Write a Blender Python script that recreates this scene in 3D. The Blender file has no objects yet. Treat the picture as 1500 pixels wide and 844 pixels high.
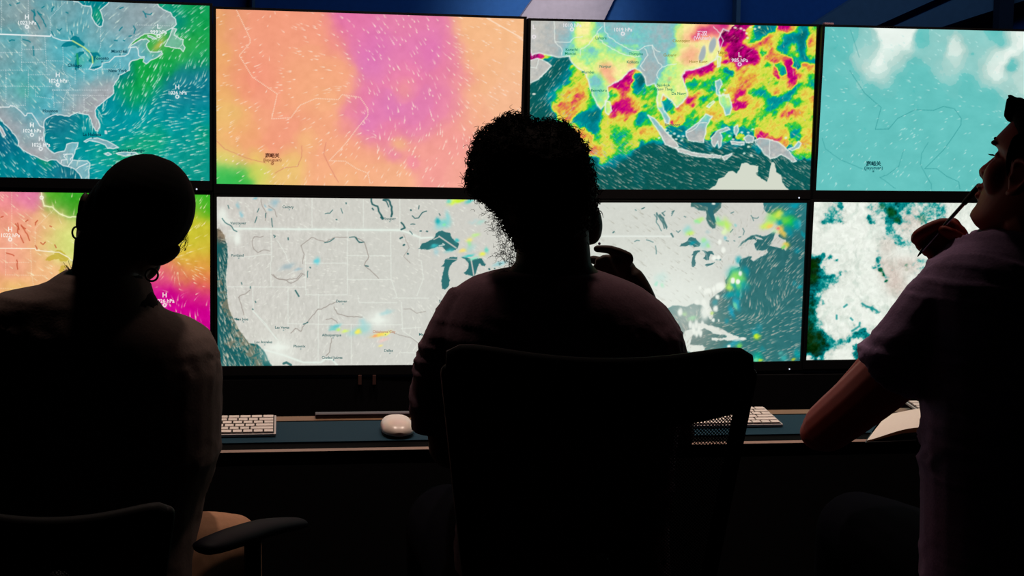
import bpy, bmesh, math, random
import numpy as np
from mathutils import Vector, Matrix, Euler

random.seed(7)
D = bpy.data
SC = bpy.context.scene
COL = SC.collection
PI = math.pi

# ------------------------------------------------------------------ frame and camera
IW, IH = 1500, 844
ZO = 1.12                       # height of the middle of the monitor wall above the floor
CAM = np.array([-0.568, -3.3909, 0.2516 + ZO])
YAW, PITCH, ROLL, FPX = -0.1602, -0.1394, -0.0228, 2104.2

def _rx(a):
    c, s = math.cos(a), math.sin(a); return np.array([[1, 0, 0], [0, c, -s], [0, s, c]])
def _ry(a):
    c, s = math.cos(a), math.sin(a); return np.array([[c, 0, s], [0, 1, 0], [-s, 0, c]])
def _rz(a):
    c, s = math.cos(a), math.sin(a); return np.array([[c, -s, 0], [s, c, 0], [0, 0, 1]])
CR = _rz(YAW) @ _rx(PITCH) @ _ry(ROLL)      # columns: right, forward, up

def proj(P):
    q = (np.asarray(P, float) - CAM) @ CR
    return np.stack([IW / 2 + FPX * q[..., 0] / q[..., 1], IH / 2 - FPX * q[..., 2] / q[..., 1]], -1)

def ray(x, y):
    return CR @ np.array([(x - IW / 2) / FPX, 1.0, -(y - IH / 2) / FPX])
def atd(x, y, d):               # point at distance d along the view axis
    return Vector(CAM + ray(x, y) * d)
def aty(x, y, Y):               # point on the upright plane y = Y
    r = ray(x, y); return Vector(CAM + r * ((Y - CAM[1]) / r[1]))
def atz(x, y, Z):               # point on the level plane z = Z
    r = ray(x, y); return Vector(CAM + r * ((Z - CAM[2]) / r[2]))

cam_data = D.cameras.new('camera')
cam = D.objects.new('camera', cam_data); COL.objects.link(cam)
cam_data.sensor_width = 36.0; cam_data.sensor_fit = 'HORIZONTAL'
cam_data.lens = FPX / IW * 36.0
cam_data.clip_start = 0.05
bm_ = np.eye(4)
bm_[:3, 0] = CR[:, 0]; bm_[:3, 1] = CR[:, 2]; bm_[:3, 2] = -CR[:, 1]; bm_[:3, 3] = CAM
cam.matrix_world = Matrix(bm_.tolist())
SC.camera = cam
SC.view_settings.view_transform = 'Standard'
SC.view_settings.look = 'None'
SC.view_settings.exposure = 0.0
SC.view_settings.gamma = 1.0
SC.view_settings.use_curve_mapping = False

# ------------------------------------------------------------------ naming helpers
def tag(o, label=None, cat=None, group=None, kind=None):
    if label: o['label'] = label
    if cat: o['category'] = cat
    if group: o['group'] = group
    if kind: o['kind'] = kind
    return o
def empty(name, loc=(0, 0, 0), rot=(0, 0, 0)):
    o = D.objects.new(name, None); o.location = loc; o.rotation_euler = rot
    o.empty_display_size = 0.05
    COL.objects.link(o); return o
def link(name, me, mat=None, parent=None, smooth=False):
    o = D.objects.new(name, me); COL.objects.link(o)
    if mat is not None and len(me.materials) == 0: me.materials.append(mat)
    if parent is not None: o.parent = parent
    if smooth:
        me.polygons.foreach_set('use_smooth', [True] * len(me.polygons))
    return o
def obj(name, bm, mat, parent=None, smooth=False, auto=None):
    me = D.meshes.new(name)
    bmesh.ops.recalc_face_normals(bm, faces=bm.faces)
    bm.to_mesh(me); bm.free()
    o = link(name, me, mat, parent, smooth or auto is not None)
    if auto is not None:
        me.set_sharp_from_angle(angle=auto)
    return o
def copy_tree(o, parent=None):
    c = o.copy(); COL.objects.link(c)
    c.parent = parent
    for ch in list(o.children): copy_tree(ch, c)
    return c

# ------------------------------------------------------------------ materials
def lin(c):
    c = np.asarray(c, float)
    return np.where(c <= 0.04045, c / 12.92, ((c + 0.055) / 1.055) ** 2.4)
def srgb(r, g, b): return tuple(float(v) for v in lin(np.array([r, g, b]) / 255.0)) + (1.0,)

def mat(name, col, rough=0.6, metal=0.0, var=0.15, scale=40.0, bump=0.0, sheen=0.0, spec=0.5, sss=0.0):
    m = D.materials.new(name); m.use_nodes = True
    nt = m.node_tree; b = nt.nodes['Principled BSDF']
    tc = nt.nodes.new('ShaderNodeTexCoord')
    nz = nt.nodes.new('ShaderNodeTexNoise'); nz.inputs['Scale'].default_value = scale
    nz.inputs['Detail'].default_value = 4
    nt.links.new(tc.outputs['Object'], nz.inputs['Vector'])
    mx = nt.nodes.new('ShaderNodeMix'); mx.data_type = 'RGBA'
    mx.inputs['A'].default_value = tuple(c * (1 - var) for c in col[:3]) + (1,)
    mx.inputs['B'].default_value = tuple(min(1, c * (1 + var)) for c in col[:3]) + (1,)
    nt.links.new(nz.outputs['Fac'], mx.inputs['Factor'])
    nt.links.new(mx.outputs['Result'], b.inputs['Base Color'])
    b.inputs['Roughness'].default_value = rough
    b.inputs['Metallic'].default_value = metal
    b.inputs['Specular IOR Level'].default_value = spec
    if sheen: b.inputs['Sheen Weight'].default_value = sheen
    if bump:
        bp = nt.nodes.new('ShaderNodeBump'); bp.inputs['Strength'].default_value = bump
        bp.inputs['Distance'].default_value = 0.002
        nt.links.new(nz.outputs['Fac'], bp.inputs['Height'])
        nt.links.new(bp.outputs['Normal'], b.inputs['Normal'])
    return m
def emat(name, col, strength):
    m = D.materials.new(name); m.use_nodes = True
    nt = m.node_tree; nt.nodes.clear()
    e = nt.nodes.new('ShaderNodeEmission'); o = nt.nodes.new('ShaderNodeOutputMaterial')
    e.inputs['Color'].default_value = col; e.inputs['Strength'].default_value = strength
    nt.links.new(e.outputs[0], o.inputs[0]); return m
# ------------------------------------------------------------------ pictures shown on the screens
SW, SH = 0.708, 0.3983          # lit area of one monitor
GX, GZ = 0.0159, 0.0316         # gaps between lit areas
# small mounting errors of each monitor: dx, dz, dy, roll, yaw, pitch
MOFF = [(-.001, .006, .0025, .0061, .0106, -.0112), (-.0015, -.0041, -.0036, .003, -.0156, .0196),
        (.0056, -.0044, .0101, -.0092, .0013, -.0036), (.0017, .0004, -.0061, -.0059, -.0092, .025),
        (-.0024, .0047, .0015, .0052, .0076, -.013), (-.0016, -.0011, -.0059, 0, -.0116, -.0125),
        (.001, -.004, -.0003, -.0071, .0144, -.0037), (-.0019, .0026, .0017, -.0035, .0122, .0034)]
def mon_pose(s):
    m = MOFF[s]; col = s % 4; row = s // 4
    c = np.array([(col - 1.5) * (SW + GX) + m[0], m[2], (0.5 - row) * (SH + GZ) + m[1] + ZO])
    return c, _rz(m[4]) @ _rx(m[5]) @ _ry(m[3])

TILES = {'a': (0, 0, 6.03), 'b': (150, 0, 6.03), 'c': (0, 130, 6.03), 'd': (150, 130, 6.03),
         'e': (770, 20, 6.027), 'f': (910, 20, 6.027), 'g': (1050, 30, 6.027), 'h': (850, 140, 5.822), 'i': (1020, 140, 5.822),
         'j': (1180, 290, 6.494), 'k': (1170, 400, 6.03), 'l': (1350, 290, 9.377), 'm': (1000, 290, 6.495),
         'n': (980, 410, 6.752), 'o': (310, 280, 6.491), 'p': (310, 400, 6.027), 'q': (520, 280, 6.491),
         '1': (0, 0, 3.0147), '2': (310, 0, 3.015), '3': (770, 20, 3.126), '4': (1190, 20, 3.126),
         '5': (0, 270, 3.015), '6': (310, 280, 3.127), '7': (850, 280, 3.126), '8': (1170, 270, 3.015)}
def T(t, s, f=None):
    """points given on an enlarged tile of the map -> reference frame"""
    ox, oy, k = TILES[t]
    a = np.array([[float(v) for v in p.split(',')] for p in s.split()])
    if f: a = a * np.array([f[0], f[2]]) + np.array([f[1], f[3]])
    return a / k + np.array([ox, oy])

def _hash(ix, iy, seed):
    h = (ix.astype(np.int64) * 374761393 + iy.astype(np.int64) * 668265263 + seed * 982451653) & 0x7fffffff
    h = ((h ^ (h >> 13)) * 1274126177) & 0x7fffffff
    h = (h ^ (h >> 16)) & 0xffffff
    return h / float(0xffffff)
def vnoise(x, y, seed=0):
    x = np.asarray(x, float); y = np.asarray(y, float)
    ix = np.floor(x); iy = np.floor(y); fx = x - ix; fy = y - iy
    fx = fx * fx * (3 - 2 * fx); fy = fy * fy * (3 - 2 * fy)
    ix = ix.astype(int); iy = iy.astype(int)
    a = _hash(ix, iy, seed); b = _hash(ix + 1, iy, seed); c = _hash(ix, iy + 1, seed); d = _hash(ix + 1, iy + 1, seed)
    return (a * (1 - fx) + b * fx) * (1 - fy) + (c * (1 - fx) + d * fx) * fy
def fbm(x, y, seed=0, oct=4):
    t = 0; a = 0.5; n = 0
    for i in range(oct):
        t = t + a * vnoise(x * 2 ** i, y * 2 ** i, seed + i * 17); n += a; a *= 0.55
    return t / n

class Canvas:
    def __init__(s, idx, nu, nv):
        s.idx, s.nu, s.nv = idx, nu, nv
        c, R = mon_pose(idx)
        uv = np.array([[0, 0], [1, 0], [1, 1], [0, 1]], float)
        P = np.array([c + R @ np.array([(u - .5) * SW, 0, (v - .5) * SH]) for u, v in uv])
        q = proj(P)
        A = []; B = []
        for (u, v), (x, y) in zip(uv, q):
            A.append([x, y, 1, 0, 0, 0, -u * x, -u * y]); B.append(u)
            A.append([0, 0, 0, x, y, 1, -v * x, -v * y]); B.append(v)
        s.H = np.append(np.linalg.solve(np.array(A), np.array(B)), 1).reshape(3, 3)
        U, V = np.meshgrid(np.linspace(0, 1, nu), np.linspace(0, 1, nv))
        L = np.stack([(U - .5) * SW, 0 * U, (V - .5) * SH], -1) @ R.T + c
        q = proj(L); s.X, s.Y = q[..., 0], q[..., 1]
        s.U, s.V = U, V
        s.C = np.zeros((nv, nu, 3)); s.texts = []
        s.x0, s.x1, s.y0, s.y1 = s.X.min(), s.X.max(), s.Y.min(), s.Y.max()
    def uv(s, P):
        P = np.atleast_2d(P); h = np.c_[P, np.ones(len(P))] @ s.H.T
        return h[:, :2] / h[:, 2:]
    def win(s, x0, y0, x1, y1):
        uv = s.uv(np.array([[x0, y0], [x1, y0], [x1, y1], [x0, y1]], float))
        i0 = max(0, int(uv[:, 0].min() * (s.nu - 1)) - 1); i1 = min(s.nu, int(uv[:, 0].max() * (s.nu - 1)) + 3)
        j0 = max(0, int(uv[:, 1].min() * (s.nv - 1)) - 1); j1 = min(s.nv, int(uv[:, 1].max() * (s.nv - 1)) + 3)
        if i1 <= i0 or j1 <= j0: return None
        return slice(j0, j1), slice(i0, i1)
    def mix(s, col, a, w=None):
        if w is None: w = (slice(None), slice(None))
        col = np.asarray(col, float)
        if col.ndim == 1: col = col / 255.0
        s.C[w] = s.C[w] * (1 - a[..., None]) + col * a[..., None]
    def segd(s, P, w):
        X, Y = s.X[w], s.Y[w]; d = np.full(X.shape, 1e9)
        for a, b in zip(P[:-1], P[1:]):
            ab = b - a; l = ab @ ab + 1e-12
            t = np.clip(((X - a[0]) * ab[0] + (Y - a[1]) * ab[1]) / l, 0, 1)
            d = np.minimum(d, (X - a[0] - t * ab[0]) ** 2 + (Y - a[1] - t * ab[1]) ** 2)
        return np.sqrt(d)
    def line(s, P, col, wd=1.0, a=1.0, soft=0.8, wob=0.0, dots=0, glow=0):
        P = np.asarray(P, float)
        if wob or len(P) > 2:
            Q = [P[0]]
            for p, q in zip(P[:-1], P[1:]):
                n = max(1, int(np.hypot(*(q - p)) / 3.0))
                for k in range(1, n + 1):
                    r = p + (q - p) * k / n
                    if wob and k < n: r = r + (np.array([vnoise(r[0] * .45, r[1] * .45, 3), vnoise(r[0] * .45, r[1] * .45, 9)]) - .5) * 2 * wob
                    Q.append(r)
            P = np.array(Q)
        if dots:
            out = []; acc = 0
            for p, q in zip(P[:-1], P[1:]):
                L = np.hypot(*(q - p))
                while acc < L:
                    out.append(p + (q - p) * acc / L); acc += dots
                acc -= L
            for r in out:
                w = s.win(r[0] - 3, r[1] - 3, r[0] + 3, r[1] + 3)
                if w is None: continue
                d = np.hypot(s.X[w] - r[0], s.Y[w] - r[1])
                s.mix(col, a * np.clip((wd * .62 + soft * .5 - d) / soft, 0, 1), w)
            return
        for k in range(0, len(P) - 1, 8):
            pc = P[k:k + 9]; m = wd + soft + 1 + glow * 2
            w = s.win(pc[:, 0].min() - m, pc[:, 1].min() - m, pc[:, 0].max() + m, pc[:, 1].max() + m)
            if w is None: continue
            d = s.segd(pc, w)
            if glow: s.mix(col, .35 * a * np.exp(-(d / glow) ** 2), w)
            s.mix(col, a * np.clip((wd * .5 + soft * .5 - d) / soft, 0, 1), w)
    def sd(s, P, w=None, warp=0.0, seed=5):
        if w is None: w = (slice(None), slice(None))
        X, Y = s.X[w], s.Y[w]
        if warp:
            X = X + (fbm(X * .35, Y * .35, seed, 3) - .5) * 2 * warp; Y = Y + (fbm(X * .35 + 50, Y * .35, seed + 3, 3) - .5) * 2 * warp
        d = np.full(X.shape, 1e9); ins = np.zeros(X.shape, bool)
        n = len(P)
        for k in range(n):
            a = P[k]; b = P[(k + 1) % n]; ab = b - a; l = ab @ ab + 1e-12
            t = np.clip(((X - a[0]) * ab[0] + (Y - a[1]) * ab[1]) / l, 0, 1)
            d = np.minimum(d, (X - a[0] - t * ab[0]) ** 2 + (Y - a[1] - t * ab[1]) ** 2)
            if a[1] != b[1]:
                c = ((a[1] > Y) != (b[1] > Y)) & (X < (b[0] - a[0]) * (Y - a[1]) / (b[1] - a[1]) + a[0])
                ins ^= c
        d = np.sqrt(d); return np.where(ins, -d, d)
    def fill(s, P, col, a=1.0, soft=1.2, warp=0.0):
        m = soft + warp + 2
        w = s.win(P[:, 0].min() - m, P[:, 1].min() - m, P[:, 0].max() + m, P[:, 1].max() + m)
        if w is None: return
        s.mix(col, a * np.clip(.5 - s.sd(P, w, warp) / soft, 0, 1), w)
    def blob(s, x, y, rx, ry, col, a=1.0, rot=0.0, hard=2.0, warp=0.0):
        m = max(rx, ry) * 2 + warp
        w = s.win(x - m, y - m, x + m, y + m)
        if w is None: return
        X, Y = s.X[w] - x, s.Y[w] - y
        if warp:
            X = X + (fbm(s.X[w] * .12, s.Y[w] * .12, 31) - .5) * 2 * warp; Y = Y + (fbm(s.X[w] * .12, s.Y[w] * .12, 57) - .5) * 2 * warp
        c, q = math.cos(rot), math.sin(rot)
        r = np.sqrt(((X * c + Y * q) / rx) ** 2 + ((-X * q + Y * c) / ry) ** 2)
        s.mix(col, a * np.exp(-r ** hard * 1.2), w)
    def text(s, x, y, body, h, col, bold=0.0, align='CENTER'):
        s.texts.append((x, y, body, h, np.array(col) / 255., bold, align))

def rbf(X, Y, pts, base, wb=1e-3, warp=0.0, wseed=11, wf=.06):
    """smooth blend of values given at points (x, y, radius, value...)"""
    if warp:
        X, Y = X + (fbm(X * wf, Y * wf, wseed) - .5) * 2 * warp, Y + (fbm(X * wf + 40, Y * wf, wseed + 5) - .5) * 2 * warp
    base = np.atleast_1d(np.asarray(base, float))
    num = np.ones(X.shape + (len(base),)) * base * wb; den = np.full(X.shape, wb)
    for p in pts:
        x, y, r = p[:3]; v = np.asarray(p[3:], float)
        w = np.exp(-((X - x) ** 2 + (Y - y) ** 2) / (2 * r * r))
        num += w[..., None] * v; den += w
    return num / den[..., None]
def ramp(v, stops):
    xs = [p[0] for p in stops]
    return np.stack([np.interp(v, xs, [p[1][k] / 255. for p in stops]) for k in range(3)], -1)
def tp(t, s):                    # control points: x,y,r,values in tile units
    ox, oy, k = TILES[t]; out = []
    for p in s.split():
        v = [float(q) for q in p.split(',')]
        out.append((v[0] / k + ox, v[1] / k + oy, v[2] / k) + tuple(v[3:]))
    return out
def flow_from(pts):
    def f(x, y):
        n = np.zeros(2); 
        for (px, py, r, dx, dy) in pts:
            w = math.exp(-((x - px) ** 2 + (y - py) ** 2) / (2 * r * r)) + 1e-6
            n += w * np.array([dx, dy])
        l = math.hypot(*n) or 1; return n / l
    return f
def streaks(cv, n, flow, L, col, a, seed, keep=None, wd=1.1, curved=True):
    rnd = random.Random(seed)
    for _ in range(n):
        x = rnd.uniform(cv.x0, cv.x1); y = rnd.uniform(cv.y0, cv.y1)
        if keep and rnd.random() > keep(x, y): continue
        ln = rnd.uniform(*L); k = 5; P = [(x, y)]
        for i in range(k):
            d = flow(P[-1][0], P[-1][1]); P.append((P[-1][0] + d[0] * ln / k, P[-1][1] + d[1] * ln / k))
        aa = a * rnd.uniform(.35, 1.0); w0 = wd * rnd.uniform(.7, 1.25)
        for i in range(k):
            p = np.array(P[i:i + 2]); m = 3
            w = cv.win(p[:, 0].min() - m, p[:, 1].min() - m, p[:, 0].max() + m, p[:, 1].max() + m)
            if w is None: continue
            d = cv.segd(p, w); t = (i + 1) / k
            cv.mix(col, aa * t ** 1.3 * np.clip((w0 * (.5 + .5 * t) * .5 + .55 - d) / 1.0, 0, 1), w)

# ---- shared outline of North America, on the enlarged tile '1'
NA_LAND = "-420,-60 325,-60 325,5 345,8 365,24 400,27 405,45 403,70 410,85 420,103 437,118 452,115 457,90 450,65 442,45 460,30 480,12 490,-60 690,-60 697,20 712,35 732,47 752,55 760,72 775,85 779,107 767,120 747,130 722,145 697,155 667,147 637,150 620,160 602,172 582,190 567,212 597,190 622,174 647,172 660,182 647,195 652,215 662,228 687,230 712,225 717,238 692,255 667,265 645,282 632,272 637,255 617,258 577,272 570,290 572,310 552,320 527,332 517,355 500,380 502,412 482,430 457,450 430,470 420,487 422,510 437,540 440,562 432,580 422,577 407,547 402,527 390,507 375,505 360,502 340,497 320,505 305,514 285,512 265,507 245,506 230,510 210,520 195,537 195,567 192,597 197,627 207,650 220,665 240,678 265,670 285,667 292,652 295,637 320,630 345,630 342,647 332,662 325,687 320,707 350,710 385,710 397,722 392,752 395,800 368,800 350,767 330,747 305,737 280,732 265,722 250,707 230,705 210,712 180,702 150,687 120,674 100,662 80,642 82,622 70,602 50,577 25,552 0,522 -35,480 -62,452 -119,455 -141,430 -175,405 -205,370 -236,325 -228,270 -230,225 -222,165 -205,155 -250,120 -300,60 -360,10"
NA_ISL = ["0,557 10,567 25,597 17,604 0,577 -10,560",
          "762,125 779,128 769,155 792,170 809,175 807,195 817,210 809,228 797,215 777,213 727,203 737,185 752,155",
          "652,155 670,160 692,172 675,172 655,163",
          "372,624 400,610 430,609 455,618 482,627 505,640 524,652 500,657 475,655 465,640 445,632 420,625 395,620 380,628",
          "514,677 537,672 552,670 597,672 607,680 577,685 555,690 522,682", "462,680 477,674 492,682 477,687", "464,578 470,580 472,590 465,590"]
_q = lambda s: ' '.join('%.1f,%.1f' % (float(p.split(',')[0]) * .2737 + 104.4, float(p.split(',')[1]) * .2737 + 55.7) for p in s.split())
SUPERIOR_Q = "600,550 640,500 690,480 750,450 775,400 820,375 900,400 925,450 990,500 985,525 960,560 870,570 830,530 790,525 700,555 660,550"
MICHIGAN_Q = "860,650 900,630 975,625 975,655 930,680 900,720 885,780 900,850 890,910 860,935 830,930 820,860 835,780 850,720 820,720 850,680"
HURON_Q = "1010,625 1060,625 1110,650 1160,640 1200,640 1245,700 1230,715 1180,690 1150,760 1140,810 1110,810 1050,790 1040,775 1075,740 1080,690 1050,650"
NA_LAKES = [_q(SUPERIOR_Q), _q(MICHIGAN_Q), _q(HURON_Q), "395,300 415,295 450,287 435,300 405,310", "447,275 482,271 478,278 450,279"]
NA_PONDS = ["140,45 152,60 150,85 165,105 176,128", "150,42 156,70", "165,50 180,72 192,90 203,118", "168,55 185,66", "185,35 195,28", "228,40 238,30 228,50",
            "43,20 48,24", "75,16 86,12", "40,182 52,176 64,178", "100,174 116,178 134,186", "146,205 150,245", "228,140 236,155", "314,138 320,150",
            "252,128 262,136 272,126", "292,54 300,58", "530,38 544,32", "527,135 540,120", "590,115 598,130 592,148", "632,50 640,60 664,64 670,58", "640,62 645,76",
            "505,178 518,180", "545,178 550,180", "570,160 580,158"]
NA_BORDER = ["-210,146 0,151 222,160 225,152 235,165 272,178 320,180 372,210 395,230 407,250 410,278 395,305 415,310 450,295 452,278 482,274 507,250 552,247 567,237 577,210 602,207 610,220 612,245 622,252 637,250",
             "-115,455 -62,470 0,473 40,473 45,467 65,470 92,492 110,512 117,510 120,500 140,500 165,537 175,555 195,565",
             "280,682 320,680 322,692 312,700 312,707", "292,682 282,690 295,705 272,707 270,720", "320,707 300,735", "338,747 350,737 385,722"]
NA_STATES = ["96,160 96,310", "7,0 7,145", "125,0 125,145", "198,165 207,320", "0,232 95,232", "100,218 200,218", "95,275 200,275", "0,310 125,310", "125,330 220,330",
             "0,380 232,382", "125,310 125,420", "207,268 282,270", "277,210 280,270", "232,398 300,398", "320,305 482,305", "332,305 332,375", "371,310 371,360", "432,305 432,345",
             "222,145 222,78 287,8", "444,122 444,215", "26,310 26,455 40,465", "112,395 112,465 45,465", "157,395 157,425 235,438", "235,395 235,437 240,480", "240,453 280,453",
             "300,395 280,440 278,485 310,487", "323,420 325,485", "370,422 372,490 412,492", "300,420 480,422", "400,422 370,440", "232,398 480,398",
             "530,265 532,300", "452,305 530,305", "600,110 770,115", "282,270 275,305 300,350 312,380 300,410"]
NA_COAST_W = (225, 232, 232)

def na(cv, t, f, land=None, coast=(220, 230, 230), lake=(0, 120, 135), bcol=(235, 240, 240), ca=.9, wd=1.1, state_a=.55, pond_a=.9, lw=1.0):
    for s_ in NA_LAKES: cv.fill(T(t, s_, f), lake, .9, 1.0, .8)
    for s_ in NA_PONDS: cv.line(T(t, s_, f), lake, 1.6 * lw, pond_a, 1.0, .8)
    if coast is not None:
        P = T(t, NA_LAND, f); cv.line(np.vstack([P, P[:1]]), coast, wd, ca, .9, .9)
        for s_ in NA_ISL:
            P = T(t, s_, f); cv.line(np.vstack([P, P[:1]]), coast, wd, ca, .9, .7)
    for s_ in NA_BORDER: cv.line(T(t, s_, f), bcol, wd, ca * .95, .9)
    for s_ in NA_STATES: cv.line(T(t, s_, f), bcol, .9, state_a, .8, 0, 2.6)
def landmask(cv, t, f, warp=.8):
    m = np.zeros(cv.X.shape)
    for s_ in [NA_LAND] + NA_ISL:
        m = np.maximum(m, np.clip(.5 - cv.sd(T(t, s_, f), None, warp) / 1.2, 0, 1))
    return m
def mark(cv, x, y, a, b, h=5.6, col=(240, 245, 245)):
    cv.text(x, y, a, h * 1.25, col, .06); cv.text(x, y + h * 1.55, b, h, col, .05)
    th = np.linspace(0, 2 * PI, 14); c = np.stack([x + 2.3 * np.cos(th), y + h * 2.6 + 2.3 * np.sin(th)], -1)
    cv.blob(x, y + h * 2.6, 6, 6, col, .25); cv.line(c, col, 1.3, 1, .8)

def screen_1():
    cv = Canvas(0, 560, 315); X, Y = cv.X, cv.Y
    sea = rbf(X, Y, tp('1', "870,120,70,20,165,75 900,50,60,15,155,90 820,200,45,70,175,75 760,230,40,20,165,75 700,300,45,15,165,70 620,370,50,15,165,65 570,420,40,20,165,75 640,330,30,25,170,70 700,190,30,190,180,90 870,250,40,15,160,90 780,100,40,5,135,150 560,330,30,5,120,140 500,450,50,0,130,150 520,520,70,0,150,160 780,430,60,25,110,130 860,340,50,20,125,140 900,420,40,10,120,140 700,520,90,0,155,160 850,560,80,0,150,155 640,620,35,20,165,110 700,610,35,15,165,110 560,700,50,20,160,110 850,650,60,15,150,130 900,600,30,15,160,100 300,540,40,20,110,130 260,570,40,25,115,135 350,600,60,0,145,150 240,640,40,0,135,145 100,740,90,0,130,145 30,650,40,15,95,125 60,760,50,0,135,145 300,770,40,20,110,130 200,715,15,20,155,100 420,560,50,0,145,150 430,700,60,0,150,155 450,680,30,15,160,130 430,60,15,20,160,100 430,30,30,0,130,140 660,180,25,60,170,80"), (0, 145, 155), warp=6) / 255.
    land = rbf(X, Y, tp('1', "60,60,40,130,158,162 150,110,35,140,158,160 30,30,30,120,160,165 300,40,60,115,160,168 280,90,50,125,160,165 420,160,40,130,165,170 340,130,60,75,172,185 230,40,30,90,168,178 60,190,40,80,172,182 150,190,40,150,165,168 180,260,40,145,165,168 40,250,50,150,165,168 100,300,60,70,170,180 250,250,60,75,175,188 400,250,70,80,178,190 500,240,50,90,178,192 560,120,80,140,162,168 640,90,60,150,165,170 700,120,60,145,168,172 500,60,50,125,162,170 620,220,60,95,182,195 250,340,40,155,165,168 60,340,60,110,168,175 120,400,50,80,172,165 470,390,40,165,168,172 340,450,50,160,166,170 430,440,50,165,168,172 200,430,50,80,170,185 290,380,50,90,172,185 60,450,40,110,170,178 30,500,50,165,165,170 80,570,60,165,165,170 140,600,30,85,178,190 130,500,50,75,172,190 180,640,60,165,168,172 120,650,60,165,166,170 320,660,30,110,185,195 360,730,40,120,180,190 300,710,30,140,175,182 780,170,40,120,190,160 250,680,40,150,170,175"), (110, 168, 178), warp=8) / 255.
    land += (fbm(X * .15, Y * .15, 4)[..., None] - .5) * .16
    sea += (fbm(X * .12, Y * .1, 8)[..., None] - .5) * .12
    m = landmask(cv, '1', None)[..., None]
    cv.C = sea * (1 - m) + land * m
    gl = rbf(X, Y, tp('1', "700,195,32,1 670,190,25,.7 330,195,10,.6 350,265,14,.7 410,255,14,.9 100,400,16,.3 790,200,25,.5"), (0,), wb=.35, warp=5)[..., 0]
    cv.mix((35, 175, 75), gl * .8 * (1 - m[..., 0] * .5))
    cv.blob(*T('1', '700,195')[0], 11, 4.5, (205, 185, 80), .85, -.9, 2, 3)
    fl = flow_from(tp('1', "900,80,60,-.7,.5 780,200,60,-.6,.7 650,350,70,-.4,.9 580,430,50,-.35,.9 620,500,50,.3,.8 800,320,50,-.1,1 780,450,60,-.6,-.4 700,560,90,-1,.15 880,600,90,-1,.2 600,650,80,-1,.25 300,560,40,-.8,-.4 400,560,30,.2,-1 260,620,30,-.9,.1 100,740,80,.5,.6 200,760,60,.6,.3 300,760,40,-.2,.9 350,100,60,-.1,.9 300,300,90,.6,.4 100,300,120,.5,.6 550,150,100,-.6,.5 470,700,50,-1,.2"))
    om = landmask(cv, '1', None, 0)
    def kp(x, y):
        u, v = cv.uv([[x, y]])[0]; j = int(np.clip(v, 0, 1) * (cv.nv - 1)); i = int(np.clip(u, 0, 1) * (cv.nu - 1))
        return .4 if om[j, i] > .5 else 1
    streaks(cv, 2300, fl, (4, 15), (212, 230, 218), .8, 1, kp, wd=1.2)
    na(cv, '1', None, coast=(225, 233, 233), wd=1.4, state_a=.75)
    cv.line(T('1', '0,151 222,160'), (240, 244, 244), 1.6, .95, 1)
    for p in ["320,180 372,210 395,230", "407,250 410,278"]: cv.line(T('1', p), (190, 225, 110), 1.8, .8, 1)
    cv.line(T('1', "340,240 345,285"), (60, 190, 80), 3, .5, 2)
    for x, y, a, b in [(119, 76, 'H', '1023 hPa'), (255, 332, 'H', '1024 hPa'), (783, 385, 'H', '1026 hPa'), (141, 553, 'H', '1024 hPa'), (180, 615, 'H', '1025 hPa'), (700, 117, 'L', '999 hPa')]:
        p = T('1', '%d,%d' % (x, y))[0]; mark(cv, p[0], p[1], a, b, 5.4)
    for x, y, s_ in [(330, 289, 'Chicago'), (447, 258, 'Toronto'), (527, 227, 'Montréal'), (520, 313, 'New York'), (222, 490, 'Houston'), (406, 594, 'La Habana'), (578, 665, 'Santo Domingo')]:
        p = T('1', '%d,%d' % (x, y))[0]; cv.text(p[0], p[1], s_, 4.6, (0, 62, 80), .08)
        cv.blob(p[0] + 1, p[1] + 5, 1.2, 1.2, (0, 80, 95), .9)
    return cv

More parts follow.
